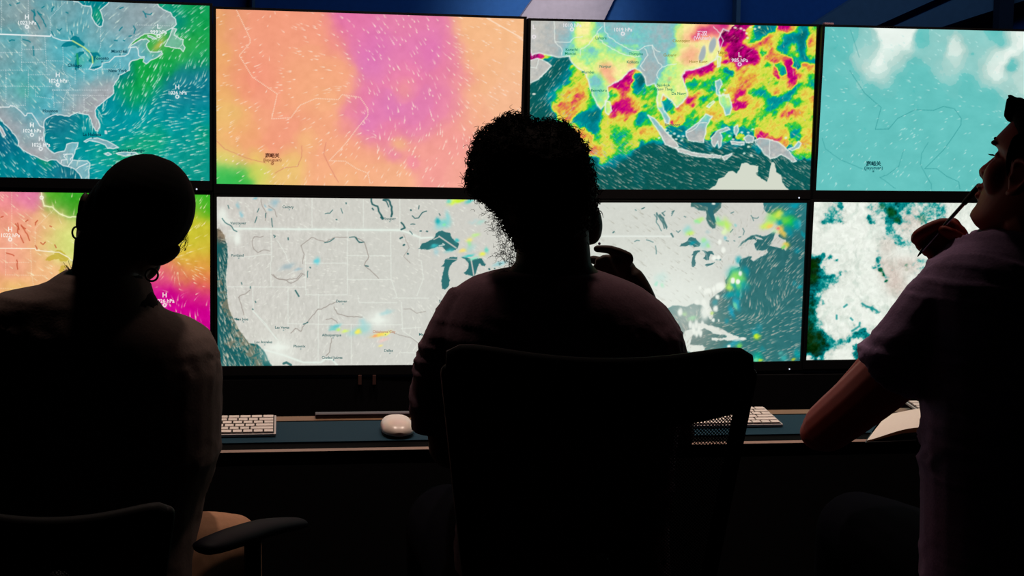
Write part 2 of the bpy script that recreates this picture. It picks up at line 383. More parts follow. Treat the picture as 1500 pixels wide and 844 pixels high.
def screen_5():
    cv = Canvas(4, 560, 315); X, Y = cv.X, cv.Y
    f = (1.0, -72, 1.0, 130)
    cv.C = rbf(X, Y, tp('5', "10,60,40,240,140,150 100,60,40,232,130,160 140,55,30,225,120,165 30,150,50,238,150,130 90,200,50,240,165,130 40,240,60,242,170,140 200,150,45,235,180,130 250,150,40,235,205,130 290,240,45,215,225,125 240,270,40,215,220,125 180,250,40,235,180,125 60,330,60,240,165,140 40,400,60,240,155,130 150,330,60,240,185,130 200,400,40,242,190,130 60,450,30,238,215,110 130,460,40,240,200,110 20,450,30,235,185,110 170,440,40,242,175,140 250,70,35,60,165,35 310,90,35,45,160,30 230,50,25,90,180,40 340,100,20,90,165,40 190,60,12,200,170,120 890,60,40,60,180,40 920,110,30,70,175,30 850,100,30,130,190,60 870,180,40,190,190,40 840,260,50,215,200,60 900,240,40,195,185,50 830,340,40,220,180,60 900,330,40,215,170,60 880,400,45,225,135,70 800,400,40,225,130,90 750,390,40,230,130,110 700,420,30,230,110,120 650,450,40,225,60,140 720,480,50,205,0,140 850,480,30,220,70,120 900,440,30,225,110,80 830,540,60,210,0,140 700,540,50,205,0,145 900,600,50,205,0,140 620,430,20,232,120,130 900,500,25,215,40,130"), (230, 150, 120), warp=6) / 255.
    cv.C += (fbm(X * .12, Y * .12, 8)[..., None] - .5) * .10
    fl = flow_from(tp('5', "900,130,60,-.5,.8 870,300,60,-.95,.3 900,400,50,-.8,-.6 820,430,40,-.3,-.9 750,400,40,.3,-.8 650,420,50,.6,-.6 720,520,60,.4,.6 850,500,50,-.5,.7 900,600,50,.4,.8 100,100,80,.6,.6 200,200,80,.7,.3 60,350,90,.7,.5 280,110,50,-.3,.8"))
    streaks(cv, 1100, fl, (4, 15), (250, 236, 195), .75, 5, lambda x, y: 1 if x > 180 else .5)
    red = (190, 70, 40)
    for s_ in NA_PONDS: cv.line(T('5', s_, f), red, 1.6, .75, 1.0, .8)
    for s_ in NA_LAKES[:3]: cv.fill(T('5', s_, f), (190, 165, 40), .65, 1.2, 2)
    P = T('5', "180,20 185,60 195,95 230,100 262,130 300,145 345,143"); cv.line(P, (250, 250, 200), 1.3, .95, .9, .6, glow=2)
    cv.line(T('5', "0,283 155,284 160,292 245,300 260,300 300,322 330,350"), (252, 245, 225), 1.2, .95, .9)
    for s_ in ["52,35 52,280", "160,190 240,110", "155,280 155,190", "25,290 25,400", "135,290 140,400 150,460", "25,345 130,345", "25,400 140,402", "0,460 130,462", "140,400 210,405", "50,462 50,475"]:
        cv.line(T('5', s_), (250, 235, 205), .9, .7, .8, 0, 2.6)
    for x, y, a, b in [(45, 200, 'H', '1022 hPa'), (727, 490, 'H', '1026 hPa'), (184, 15, 'H', '1016 hPa'), (110, 470, 'H', '1023 hPa')]:
        p = T('5', '%d,%d' % (x, y))[0]; mark(cv, p[0], p[1], a, b, 5.6, (252, 246, 235))
    return cv

def screen_2():
    cv = Canvas(1, 480, 270); X, Y = cv.X, cv.Y
    pts = tp('2', "40,100,40,228,165,100 30,250,50,232,168,100 30,400,50,238,175,105 100,80,60,235,155,115 200,150,80,243,155,125 300,200,80,243,158,125 250,80,70,240,150,118 350,100,80,243,155,125 450,250,80,243,165,125 470,140,60,243,150,130 120,330,60,240,155,115 200,330,60,240,140,120 280,360,60,243,155,122 400,350,80,245,170,125 560,320,50,245,165,125 520,400,60,245,172,128 580,100,40,225,105,165 540,200,30,240,140,135 600,60,30,222,100,175 650,150,60,225,110,170 700,200,50,215,105,185 720,270,50,215,108,190 850,90,60,225,120,170 860,250,60,222,110,180 800,290,40,220,115,180 980,200,50,218,105,185 950,110,60,225,115,172 1050,200,30,232,125,165 1110,350,30,238,140,155 1050,300,40,228,120,165 830,320,50,238,130,160 700,420,50,228,118,170 780,450,40,218,112,190 920,480,50,222,115,180 1000,450,50,225,118,175 850,400,30,240,150,150 700,550,40,218,108,190 620,480,30,232,125,160 750,600,50,232,125,160 930,560,40,225,118,175 1050,480,40,235,135,160 600,560,30,238,140,150 1150,130,60,246,185,135 1300,150,80,246,188,138 1200,300,80,246,180,135 1330,300,60,245,190,145 1150,500,60,246,175,140 1280,420,60,245,185,145 1050,600,60,244,155,150 950,650,50,244,160,145 1000,750,60,244,155,150 1100,780,60,246,170,150 800,680,22,232,125,165 885,720,22,238,130,160 820,635,20,246,190,130 700,720,60,245,170,130 600,650,50,246,165,130 500,700,60,246,170,130 500,600,60,246,168,128 350,600,60,243,155,125 250,520,60,244,160,125 100,560,60,240,185,110 60,490,40,235,190,110 140,620,50,240,160,115 250,640,40,243,155,120 80,700,35,225,215,110 200,690,25,235,205,105 420,620,30,238,195,115 360,720,40,238,200,115 230,780,30,215,215,100 90,790,40,35,185,75 40,770,25,60,195,85 140,800,25,60,190,70 190,760,25,200,215,90 300,790,40,235,190,115 600,800,60,245,180,130 800,800,60,246,178,138")
    cv.C = rbf(X, Y, pts, (243, 165, 125), wb=1e-4, warp=5) / 255.
    pu = np.clip((cv.C[..., 2] - .56) / .12, 0, 1)[..., None]; cv.C = cv.C * (1 - .22 * pu) + np.array([242, 145, 165]) / 255. * .22 * pu
    cv.C = cv.C * .94 + np.array([250, 200, 165]) / 255. * .06
    cv.C = cv.C * .8 + np.round(cv.C * 26) / 26 * .2
    cv.C += (fbm(X * .1, Y * .1, 8)[..., None] - .5) * .05
    fl = flow_from(tp('2', "150,150,120,-.9,.2 130,330,80,-.9,.1 400,200,150,.9,.3 600,150,80,.6,.7 850,120,120,.5,.85 850,300,100,.5,.8 950,400,100,.3,.95 1200,150,120,1,.3 1250,300,120,.8,.5 700,450,80,.2,.9 400,500,150,.8,-.5 200,600,150,-.8,.5 600,700,100,.5,-.8 850,700,100,-.5,.8 450,780,80,-.4,.9"))
    streaks(cv, 750, fl, (3, 10), (253, 228, 208), .85, 2, wd=1.1)
    streaks(cv, 130, fl, (6, 17), (253, 230, 215), .85, 22, lambda x, y: 1 if x > 540 and y < 200 else 0, wd=1.4)
    ln = (250, 215, 190)
    for s_ in ["110,45 170,170 170,190 122,245 180,340 290,415 265,525 350,520 390,465 460,435 560,440 575,418 655,430 690,480 690,510 640,570 600,625 520,710 590,712 640,745 690,765 700,810"]:
        cv.line(T('2', s_), ln, 1.3, .95, .8, 0, 2.6); cv.line(T('2', s_), ln, .6, .15, .8)
    for s_ in ["0,600 60,660 160,700 240,720", "398,645 398,690 380,735 320,742 280,765", "505,630 495,680 520,735 560,805"]: cv.line(T('2', s_), (205, 120, 105), 1, .6, 1.2, .5)
    cv.line(T('2', "1215,80 1370,168"), (253, 240, 225), 1.2, .8, 1.2)
    p = T('2', '268,688')[0]; cv.text(p[0], p[1], '嘉峪关', 5.0, (60, 20, 10), .10)
    p = T('2', '268,707')[0]; cv.text(p[0], p[1], '(Jiayuguan)', 4.6, (110, 45, 25), .03)
    p = T('2', '268,723')[0]; th = np.linspace(0, 2 * PI, 12); cv.line(np.stack([p[0] + 1.6 * np.cos(th), p[1] + 1.6 * np.sin(th)], -1), (110, 45, 25), .9, .9, .7)
    return cv

def screen_4():
    cv = Canvas(3, 480, 270); X, Y = cv.X, cv.Y
    v = rbf(X, Y, tp('4', "385,110,38,1.1 350,170,36,1.05 305,250,38,1.1 320,300,30,.75 400,220,40,.55 230,210,28,.62 260,150,28,.5 220,110,30,.4 350,350,35,.4 220,350,30,.5 660,165,22,.95 660,220,24,.75 620,290,28,.6 590,260,28,.55 520,200,30,.42 560,130,28,.42 640,350,28,.4 740,130,28,.4 850,200,30,1.05 825,270,32,1.1 780,300,28,.6 920,95,26,1.0 960,90,26,1.0 960,310,40,.75 900,330,30,.55 780,180,40,.45 720,220,28,.45 90,150,50,.02 170,100,28,.2 150,260,25,.25 470,230,22,.05 460,320,40,0 500,120,22,.1 730,340,26,.08 860,100,28,.1 910,240,14,.02 735,185,8,.02 530,340,25,.2 100,450,80,.03 300,450,90,.02 500,450,90,.03 700,450,90,.05 880,450,30,.22 920,420,30,.4 200,620,120,.03 500,650,150,.04 300,770,90,.08 600,770,90,.06 850,620,60,.05 400,720,60,.05"), (0.03,), wb=1e-4, warp=6)[..., 0]
    v = v + (fbm(X * .09, Y * .09, 3) - .5) * .12
    v = v * .88
    q = np.floor(v * 7) / 7 * .6 + v * .4
    cv.C = ramp(q, [(-.1, (92, 192, 188)), (.0, (100, 194, 190)), (.2, (110, 196, 192)), (.35, (150, 205, 200)), (.55, (175, 212, 205)), (.8, (225, 240, 232)), (1.1, (250, 250, 245))])
    cv.C += (fbm(X * .05, Y * .07, 13)[..., None] - .5) * .06
    fl = flow_from(tp('4', "200,150,150,.7,.6 600,200,150,.7,.5 800,400,150,.8,.6 300,450,120,.9,-.3 500,550,120,.9,-.4 700,550,100,.7,-.6 250,700,120,.5,-.8 500,700,150,.5,-.8 800,650,100,.6,-.7"))
    streaks(cv, 420, fl, (2.5, 7), (190, 232, 226), .75, 4, wd=1.2)
    ln = (45, 145, 145)
    cv.line(T('4', "175,75 215,200"), ln, .9, .5, 1)
    for s_ in ["172,262 240,365 315,430 288,530 350,528 390,480 470,440 555,443 600,425 650,435 682,480 680,510 640,570 600,625 515,710 570,710 615,745 670,770 676,805"]:
        cv.line(T('4', s_), ln, 1.0, .75, .8, 0, 2.1); cv.line(T('4', s_), ln, .7, .35, .9)
    for s_ in ["45,570 60,620 130,670 250,720", "418,625 395,700 340,740 310,750", "530,590 500,640 495,690 520,740 545,780 545,805", "310,750 380,800"]: cv.line(T('4', s_), ln, 1, .5, 1.1, .5)
    p = T('4', '280,688')[0]; cv.text(p[0], p[1], '嘉峪关', 5.2, (0, 50, 60), .10)
    p = T('4', '280,707')[0]; cv.text(p[0], p[1], '(Jiayuguan)', 4.6, (0, 75, 85), .06)
    p = T('4', '279,722')[0]; cv.blob(p[0], p[1], 1.3, 1.3, (0, 60, 70), .9)
    return cv
RAIN = [(-.05, (14, 84, 78)), (.06, (8, 92, 92)), (.16, (0, 128, 142)), (.25, (0, 160, 160)), (.31, (20, 190, 90)), (.38, (70, 205, 55)), (.46, (195, 218, 60)),
        (.56, (226, 222, 80)), (.66, (228, 178, 62)), (.75, (224, 112, 78)), (.83, (214, 40, 105)), (.90, (205, 0, 130)), (1.0, (165, 0, 105)), (1.12, (95, 0, 60))]
def screen_3():
    cv = Canvas(2, 560, 315); X, Y = cv.X, cv.Y
    P = tp('e', "60,660,60,.04 130,600,60,.05 250,500,60,.06 330,430,40,.1 60,820,60,.04 150,750,50,.1 250,640,40,.14 350,560,35,.2 250,740,35,.3 380,640,30,.3 210,410,22,.15 420,470,22,.45 430,580,25,.38 480,530,30,.5 330,700,35,.55 450,620,30,.6 520,600,30,.62 400,700,40,.72 460,740,25,.76 310,800,22,.80 270,820,20,.76 360,830,30,.70 500,760,40,.66 580,690,30,.35 560,750,25,.3 600,830,25,.25 200,380,14,.6 60,350,25,1.0 100,345,18,1.0 130,290,20,.75 140,380,16,.8 30,380,20,.95 160,310,18,.5")
    P += tp('e', "750,620,12,.85 760,720,25,.22 800,690,20,.4 800,760,35,.62 740,660,14,.78 880,560,30,1.0 850,620,35,.98 800,610,20,.9 890,650,30,.88 860,800,40,.92 820,830,25,.98 770,760,14,.4 830,700,20,.5 900,730,20,.5 890,700,20,.62")
    P += tp('f', "30,540,35,.95 20,620,40,.95 100,500,22,.85 20,680,30,.8 150,480,20,.55 140,550,20,.2 180,600,30,.08 130,640,24,.15 130,700,25,.25 190,690,20,.3 210,640,14,.45 60,640,20,.6 80,720,30,.55 30,800,40,.95 110,760,30,.72 60,830,25,.75 150,800,30,.55 180,760,25,.35 230,730,30,.4 280,700,25,.35 210,800,25,.35 250,820,25,.3 260,760,18,.45 300,800,25,.5")
    P += tp('f', "540,570,22,1.0 560,610,14,.85 515,550,14,.85 530,520,14,.6 600,600,16,.6 620,560,12,.8 640,640,30,.2 600,630,22,.24 680,600,25,.33 720,620,25,.33 780,600,35,.36 640,690,30,.5 700,680,30,.55 600,700,20,.55 600,750,22,.85 660,750,24,.85 640,780,20,.9 690,720,14,.82 560,800,25,.7 510,830,25,.75 730,750,16,.22 700,800,30,.38 760,720,20,.45 820,740,20,.4 780,800,25,.45 390,815,25,.25 360,750,10,.7 740,560,30,.55 780,540,20,.62 830,560,25,.4 870,530,30,.5 700,520,30,1.0 760,490,30,1.03 790,470,20,1.0 650,515,18,.85 730,445,12,.85 810,520,20,.6 840,440,20,.6 870,380,20,.58 850,620,22,.33 890,600,25,.38 820,650,20,.25 870,680,20,.4")
    P += tp('g', "100,60,50,1.05 60,130,40,1.0 150,170,40,1.02 160,230,40,1.05 120,310,35,1.02 200,310,50,1.05 290,330,50,1.0 250,260,40,1.0 330,350,25,.95 200,390,25,.9 90,170,30,.98 220,130,25,.95 90,240,18,.7 120,200,14,.62 60,280,20,.5 40,300,18,.62 90,340,12,.5 120,410,25,.55 250,430,30,.58 330,420,30,.6 380,390,25,.6 350,450,35,.58 250,500,40,.68 300,540,35,.75 180,520,30,.58 90,450,18,.1 130,470,14,.15 60,480,14,.38 80,520,20,.38 140,560,25,.52 60,580,20,.4 250,560,35,.72 200,630,20,.88 170,650,25,.74 230,640,16,.75 130,620,20,.66 120,680,20,.6 200,750,24,1.0 165,780,12,.95 255,740,10,.85 210,700,15,.6 260,700,20,.66 300,750,35,.6 280,800,40,.5 200,820,30,.48 330,640,22,.22 385,640,20,.24 395,590,16,.36 360,600,20,.42 300,620,20,.5 420,560,35,.5 480,520,30,.48 440,480,30,.52 450,440,20,.6 430,680,25,.28 380,700,25,.5 480,620,25,.55 530,650,18,.7 510,560,18,.3 560,600,25,.5 500,450,16,.85 530,485,16,.9 560,440,18,.25 580,460,14,.25 540,410,14,.35 450,385,20,.32 400,350,20,.55 410,290,16,.2 390,250,20,.45 490,265,14,.88 500,320,35,.74 540,290,20,.72 450,320,20,.68 570,260,20,.22 620,270,18,.28 600,190,35,.22 650,150,30,.18 680,120,30,.12 620,60,35,.95 580,70,25,.9 660,60,20,.8 560,110,20,.55 500,150,30,.8 450,170,25,.82 370,205,14,.95 420,200,25,.75 350,230,25,.68 470,210,30,.6 520,190,30,.5 420,110,25,.12 480,85,25,.15 380,140,25,.2 330,160,20,.25 270,200,25,.38 300,120,18,.5 560,160,20,.6 700,90,25,.6 750,70,25,.2 740,150,35,.12 730,230,30,.14 760,290,25,.12 790,340,22,.15 780,120,25,.12 840,80,22,.45 830,180,30,.68 860,220,20,.62 820,280,25,.55 840,320,16,.4 850,350,20,.2 680,240,25,.5 660,290,20,.4 720,300,18,.58 620,340,16,.82 640,380,16,.95 660,440,18,.9 670,480,20,.95 650,530,18,.88 640,560,20,.7 600,520,20,.6 700,340,18,.3 700,400,18,.14 720,370,14,.28 700,450,14,.6 720,490,20,.74 760,440,20,.5 790,400,22,.7 840,420,25,.62 760,520,25,.56 840,560,20,.3 840,500,20,.33 800,480,20,.5 740,590,30,.32 690,630,25,.28 640,690,30,.2 580,700,30,.22 520,740,35,.22 480,780,30,.24 450,750,20,.3 420,820,30,.36 560,760,25,.33 600,740,20,.35 640,760,25,.5 700,680,22,.55 740,730,22,.28 710,750,18,.32 770,680,30,.6 780,620,25,.55 850,700,16,.78 840,640,20,.5 830,760,25,.62 620,810,30,.76 560,810,20,.6 690,820,30,.7 760,800,30,.66 540,840,30,.5")
    P += tp('h', "40,60,30,.5 20,30,30,.7 80,60,20,.3 110,160,35,.1 60,180,25,.2 130,200,25,.14 45,250,18,.24 120,290,25,.14 150,310,18,.2 30,320,20,.75 60,370,30,.66 40,400,20,.62 200,260,30,.5 220,200,30,.52 200,330,30,.64 190,390,35,.36 140,370,22,.34 250,330,30,.55 310,340,30,.3 310,390,25,.24 350,350,30,.34 300,300,25,.38 380,300,25,.36 250,400,30,.6 160,450,35,.7 240,460,30,.6 140,500,20,.62 230,520,30,.55 330,450,30,.4 370,400,30,.45 420,380,30,.42 440,420,30,.5 400,470,25,.48 330,500,20,.33 300,540,28,.2 270,580,30,.22 200,560,22,.5 230,600,25,.28 350,540,18,.16 380,500,18,.28 480,400,25,.5 450,350,25,.5 530,340,40,.64 600,330,35,.62 560,300,25,.6 480,330,20,.45 650,350,20,.55 600,370,20,.4 500,370,18,.42 550,390,18,.22 620,390,18,.22 680,380,18,.28 520,200,30,.2 550,170,20,.24 490,240,20,.26 560,230,20,.36 450,200,25,.55 420,250,25,.55 400,210,15,.85 400,150,25,.74 460,145,18,.86 430,110,20,.8 450,60,25,.74 500,40,20,.62 480,100,15,.72 330,90,30,.98 380,70,22,.96 290,150,22,.95 265,185,14,.9 340,170,25,.6 320,220,30,.58 300,60,20,.66 270,60,18,.4 250,20,16,.24 540,90,25,.5 600,60,20,.4 600,140,25,.4 620,190,20,.58 570,140,20,.36 550,40,25,.45")
    P += tp('h', "20,500,6,.2 120,560,18,.1 200,620,18,.06 100,640,40,.02 250,650,40,.02 350,600,30,.03 420,530,20,.08 480,500,20,.06 560,460,20,.08 350,720,80,.0 500,650,60,.02 480,560,50,.06 500,700,35,.12 600,600,70,.01 650,450,30,.05 700,520,50,.03 800,550,60,.02 900,600,60,0 1000,650,60,0 700,720,100,0 540,410,14,.14 700,420,14,.1 720,90,18,.2 730,120,12,.22 790,140,15,.25 770,160,20,.5 830,200,35,.62 860,210,16,.72 790,240,10,.85 840,250,12,.74 900,240,20,.26 950,220,20,.3 780,290,14,.2 850,300,22,.16 870,340,15,.2 900,380,20,.1 900,430,20,.14 850,410,15,.12 950,420,30,.07 1000,460,40,.04 700,150,15,.4 660,180,15,.45 620,240,15,.4 690,30,10,.75 860,80,20,.74 830,110,20,.66 930,40,16,.9 990,20,14,.9 960,60,18,.78 1010,60,16,.5 900,120,25,.5 950,160,25,.42")
    P += tp('i', "60,30,20,.33 30,80,20,.6 130,60,20,.5 100,110,30,.62 40,140,25,.52 20,180,20,.4 160,100,20,.55 180,180,22,.62 140,240,20,.45 200,230,20,.38 245,255,15,.22 280,200,20,.5 320,220,20,.35 300,280,16,.24 360,200,30,.5 370,85,25,1.0 335,115,12,.95 420,75,12,.85 450,120,30,.62 400,150,30,.55 480,160,30,.55 500,80,25,.6 450,230,25,.38 470,260,18,.3 400,280,15,.22 440,300,15,.18 540,230,25,.38 510,200,20,.42 580,180,25,.45 650,200,25,.55 600,260,25,.55 560,320,12,.85 600,340,16,.8 640,350,18,.76 540,300,14,.66 680,300,25,.58 720,380,16,.72 760,405,14,.76 750,340,20,.6 700,240,25,.58 780,150,25,.78 720,140,20,.74 850,140,25,.74 800,110,25,.64 900,120,25,.6 850,60,25,.3 900,60,20,.35 830,200,25,.38 820,260,25,.33 840,310,20,.2 880,280,20,.36 860,350,14,.34 790,290,14,.4 930,200,30,.52 940,260,25,.55 960,320,20,.66 950,380,20,.62 900,350,12,.55 820,400,10,.45 800,440,10,.2 870,440,12,.5 910,470,20,.58 850,500,20,.5 880,520,12,.35 950,520,16,.4 920,500,14,.5 960,480,14,.52 950,545,10,.12 850,550,14,.08 900,600,40,.03 800,510,12,.14 700,600,50,.03 780,650,60,.04 950,650,50,.03 600,630,40,.02 300,560,60,.02 100,600,80,.02 50,700,80,.02 200,400,20,.18 100,430,20,.16 60,480,20,.1 130,460,15,.15 300,440,20,.14 350,410,15,.2 400,420,15,.15 350,480,30,.05 450,500,30,.05 510,450,15,.2 540,470,12,.16 420,550,50,.03 230,370,15,.3 260,350,15,.35 90,330,15,.55 110,370,10,.5 100,300,15,.5 380,355,10,.5 250,460,20,.1")
    v = rbf(X, Y, P, (.35,), wb=1e-6, warp=5, wf=.09)[..., 0]
    ang = -.7
    xr, yr = X * math.cos(ang) + Y * math.sin(ang), -X * math.sin(ang) + Y * math.cos(ang)
    n1 = fbm(xr * .09, yr * .22, 21, 4) - .5; n2 = fbm(X * .2, Y * .2, 71, 3) - .5
    act = np.clip((v - .12) / .25, 0, 1)
    v2 = v - .015 + (n1 * .34 + n2 * .20) * act + (n1 * .06) * (1 - act)
    cv.C = ramp(v2, RAIN)
    cv.C += (fbm(X * .5, Y * .5, 33, 2)[..., None] - .5) * .05
    fl = flow_from(tp('3', "100,280,60,-.6,.8 60,400,80,-.6,.8 250,400,80,-.7,.5 450,330,80,-.6,.75 600,400,60,-.8,.5 350,700,120,.75,.6 500,750,100,.8,.35 700,650,120,.8,.5 900,650,120,.9,.3 800,760,80,.9,.3 1250,700,80,.8,.5 1150,650,40,.2,.9 980,200,60,.6,-.5 1100,400,100,-.8,.5 1200,250,80,.3,.9 1150,550,100,.8,.4"))
    streaks(cv, 2600, fl, (4, 14), (190, 186, 172), .65, 3, lambda x, y: 1 if (y > 205 or (x < 845 and y > 80)) else .05)
    streaks(cv, 900, fl, (4, 12), (238, 235, 130), .4, 33, lambda x, y: 1 if not (y > 215 or (x < 840 and y > 80)) else 0)
    # land
    lands = [T('3', s_) for s_ in [
        "0,30 690,30 690,45 960,45 930,80 905,70 880,120 890,160 870,210 830,235 790,250 760,258 730,260 715,290 735,340 742,375 720,405 690,430 670,400 650,385 630,370 620,400 632,440 660,480 655,505 640,500 625,460 605,430 600,400 607,350 590,320 555,330 545,290 522,260 500,250 470,265 440,300 400,320 375,335 380,380 360,420 345,437 330,420 305,370 285,300 270,270 240,250 210,220 200,195 150,200 105,190 60,180 30,190 20,160",
        "20,215 55,205 100,225 118,240 90,270 60,300 20,318", "365,400 385,405 395,445 380,462 365,450",
        "560,465 590,480 640,540 690,590 700,610 680,615 640,600 610,540 575,490", "735,540 755,525 800,490 825,460 855,470 830,510 820,560 815,590 780,585 745,580 735,560",
        "685,615 720,620 760,635 830,645 895,650 890,660 830,658 760,650 700,632", "850,570 880,535 925,520 935,530 890,545 900,570 895,605 885,615 880,585 865,610 855,600",
        "1050,580 1070,570 1110,575 1160,590 1200,625 1240,675 1225,680 1190,655 1170,645 1140,660 1120,665 1090,640 1080,620 1060,600", "955,520 970,510 975,530 965,560 955,545",
        "1205,620 1230,610 1250,585 1262,595 1250,615 1220,628", "870,310 890,300 900,325 885,350 895,380 875,370", "885,375 930,370 945,430 935,460 915,465 905,430 890,410",
        "1000,570 1020,555 1045,565 1040,590 1010,590", "940,585 1000,588 1000,600 945,598", "900,655 945,640 940,650 910,672", "880,195 895,200 890,240 878,245", "830,425 860,400 865,405 840,430"]]
    m = np.zeros(X.shape)
    for L in lands: m = np.maximum(m, np.clip(.5 - cv.sd(L, None, 1.5) / 1.2, 0, 1))
    dry = rbf(X, Y, tp('3', "60,80,60,1 60,130,40,1 60,260,50,1 140,100,50,.8 170,150,20,.5 120,170,40,.9 250,110,35,0 280,60,30,0 200,190,30,.35 210,130,15,.4 300,190,30,.55 260,180,25,.4 290,240,30,.1 230,215,25,.1 380,60,40,.6 400,110,40,.6 450,90,50,.6 360,90,30,.5 520,100,60,.4 560,70,40,.65 600,120,40,.65 640,90,40,.7 460,150,30,.55 400,170,30,.4 350,130,30,0 440,185,30,.05 500,200,25,.1 400,220,40,0 350,260,40,0 320,300,20,.75 330,350,25,.4 350,410,25,.2 470,240,20,0 570,200,30,.8 570,260,30,.9 560,300,20,.7 600,220,30,.7 640,170,30,.5 640,120,30,.6 665,80,15,.4 700,100,30,0 720,180,40,0 760,140,25,0 660,260,30,.25 680,330,40,.15 640,300,20,.3 650,370,20,.1 810,170,25,.08 810,200,20,.05 852,140,20,.05 850,120,15,0 780,200,20,0 860,90,20,0 800,90,25,-.3 880,70,30,-.5 760,80,20,-.3 900,50,20,-.4 380,430,15,.2 620,480,20,.55 645,490,15,.5 600,510,20,.5 660,580,40,1 690,600,30,1 800,500,30,.55 780,560,30,.95 830,470,20,.3 760,540,20,.7 880,580,40,.8 900,550,20,.7 750,640,60,1 850,650,60,1 1130,600,60,.9 1180,640,50,1 1080,580,30,.8 1110,575,20,.6 1240,610,30,.4 960,540,20,.7 885,330,20,.6 910,400,25,.2 930,440,20,.5 1020,570,20,.6 970,590,20,.9 920,650,20,1"), (.3,), warp=5)[..., 0]
    dry = dry + (fbm(X * .15, Y * .15, 91) - .5) * .35
    raincol = ramp(v2, RAIN)
    pal = raincol * .30 + np.array([250, 242, 165]) / 255. * .70
    hot = np.clip((v2 - .7) / .2, 0, 1)[..., None]
    pinkv = rbf(X, Y, tp('3', "370,260,18,1 385,300,10,1 480,230,12,.8 760,190,22,.9 730,110,14,.8 740,210,14,.7 800,80,16,2 880,70,25,2 830,80,20,2 770,100,15,2 910,60,15,2.3 790,110,10,1.5 900,110,8,1 660,300,5,.6 700,80,40,.1 500,300,40,0"), (0,), wb=.4, warp=5)[..., 0][..., None]
    wet = ramp(1 - dry[..., 0] if dry.ndim == 3 else 1 - dry, [(-.1, (208, 204, 196)), (.12, (172, 178, 178)), (.35, (150, 185, 190)), (.55, (120, 200, 200)), (.68, (150, 232, 160)), (.82, (210, 242, 130)), (1.0, (250, 240, 160))])
    wet = wet * (1 - np.clip(pinkv, 0, 1) * .85) + np.array([245, 135, 125]) / 255. * np.clip(pinkv, 0, 1) * .85
    pk = np.clip(pinkv - 1, 0, 1); wet = wet * (1 - pk) + np.array([190, 0, 120]) / 255. * pk
    grey = np.clip((145 - (X - 770)) / 60, 0, 1)[..., None] * np.clip((dry - .7) / .3, 0, 1)[..., None]
    wet = wet * (1 - grey * .6) + np.array([196, 194, 186]) / 255. * grey * .6
    wet += (fbm(X * .3, Y * .3, 44)[..., None] - .5) * .08
    cv.C = cv.C * (1 - m[..., None]) + wet * m[..., None]
    # Australia
    A = T('i', "80,820 170,760 190,710 240,690 270,650 310,640 345,665 370,625 385,580 430,572 460,590 530,600 525,655 505,660 520,680 560,710 600,735 615,700 630,620 645,570 660,565 680,620 685,655 725,680 735,740 760,780 810,820")
    cv.fill(A, (213, 218, 203), 1, 1.2, .8)
    cs = (232, 240, 232)
    for L in lands[1:]: cv.line(np.vstack([L, L[:1]]), cs, 1.5, .75, 1.2, .8, glow=1.5)
    cv.line(lands[0][4:], cs, 1.8, .7, 1.2, .8, glow=2)
    for s_ in ["130,35 135,130 165,160 165,190", "135,130 205,130 225,110 260,105", "250,190 250,165 290,140 320,100 350,60", "360,40 362,80 385,110 430,140 480,165 515,170 545,150 580,145 600,170 615,175", "545,160 560,190 540,220 525,240 545,260", "580,145 590,190 605,220 625,240 600,280 610,300", "625,245 650,235 690,230", "330,90 340,120 380,150 430,180 500,200 520,195",
               "20,245 50,250 60,210", "740,545 770,530 800,500 830,500", "1118,580 1118,660", "860,60 890,90 905,125 890,160"]:
        cv.line(T('3', s_), cs, 1.3, .75, 1.2, 1.2)
    for x, y in [(650, 545), (665, 560), (680, 550), (700, 560), (715, 580), (640, 530), (690, 575), (610, 570), (720, 560), (935, 560), (950, 575), (1000, 640), (1020, 545), (1040, 530), (990, 545), (1190, 570), (1020, 610), (1035, 650), (960, 65), (985, 68), (1000, 75), (1030, 62), (1050, 70), (1010, 90), (1015, 110), (1070, 62), (905, 370), (920, 380), (910, 350)]:
        p = T('3', '%d,%d' % (x, y))[0]; cv.blob(p[0], p[1], 2.4, 1.8, (236, 242, 205) if y < 130 else (226, 240, 225), .85, 0, 4, 1)
    for x, y, rx, ry in [(810, 185, 4.5, 13), (855, 145, 5, 12)]:
        p = T('3', '%d,%d' % (x, y))[0]; cv.blob(p[0], p[1], rx + 1.5, ry + 1.5, (240, 238, 200), .5, .25, 5, 1); cv.blob(p[0], p[1], rx, ry, (165, 178, 182), 1, .25, 8, 1)
    p = T('3', '38,368')[0]; cv.blob(p[0], p[1], 3, 1.6, (235, 232, 220), .95, 0, 4)
    # city names and pressure marks
    for x, y, s_ in [(210, 165, 'Karachi'), (205, 183, 'Muscat'), (285, 268, 'Mumbai'), (335, 352, 'Bengaluru'), (365, 242, 'Nagpur'), (345, 112, 'Lahore'), (660, 190, 'Guiyang'), (505, 185, 'Thimphu'), (490, 222, 'Kolkata'), (712, 125, 'Chongqing'), (630, 328, 'Bangkok'), (630, 346, 'Krung Thep'), (700, 366, 'Da Nang'), (790, 220, 'Hong Kong'), (900, 178, 'Taipei'), (672, 510, 'Singapore')]:
        p = T('3', '%d,%d' % (x, y))[0]; cv.text(p[0], p[1], s_, 4.2, (0, 125, 100) if x < 660 or y > 300 else (150, 130, 40), .05)
    for x, y, a, b in [(38, 62, 'L', '999 hPa'), (212, 28, 'H', '1010 hPa'), (445, 48, 'H', '1019 hPa'), (980, 188, 'L', '985 hPa')]:
        p = T('3', '%d,%d' % (x, y))[0]; mark(cv, p[0], p[1], a, b, 5.4, (238, 232, 236))
    p = T('3', '808,92')[0]; cv.text(p[0], p[1], '武汉', 5.5, (240, 215, 235), .12)
    p = T('3', '808,112')[0]; cv.text(p[0], p[1], '(Wuhan)', 5, (240, 215, 235), .06)
    return cv

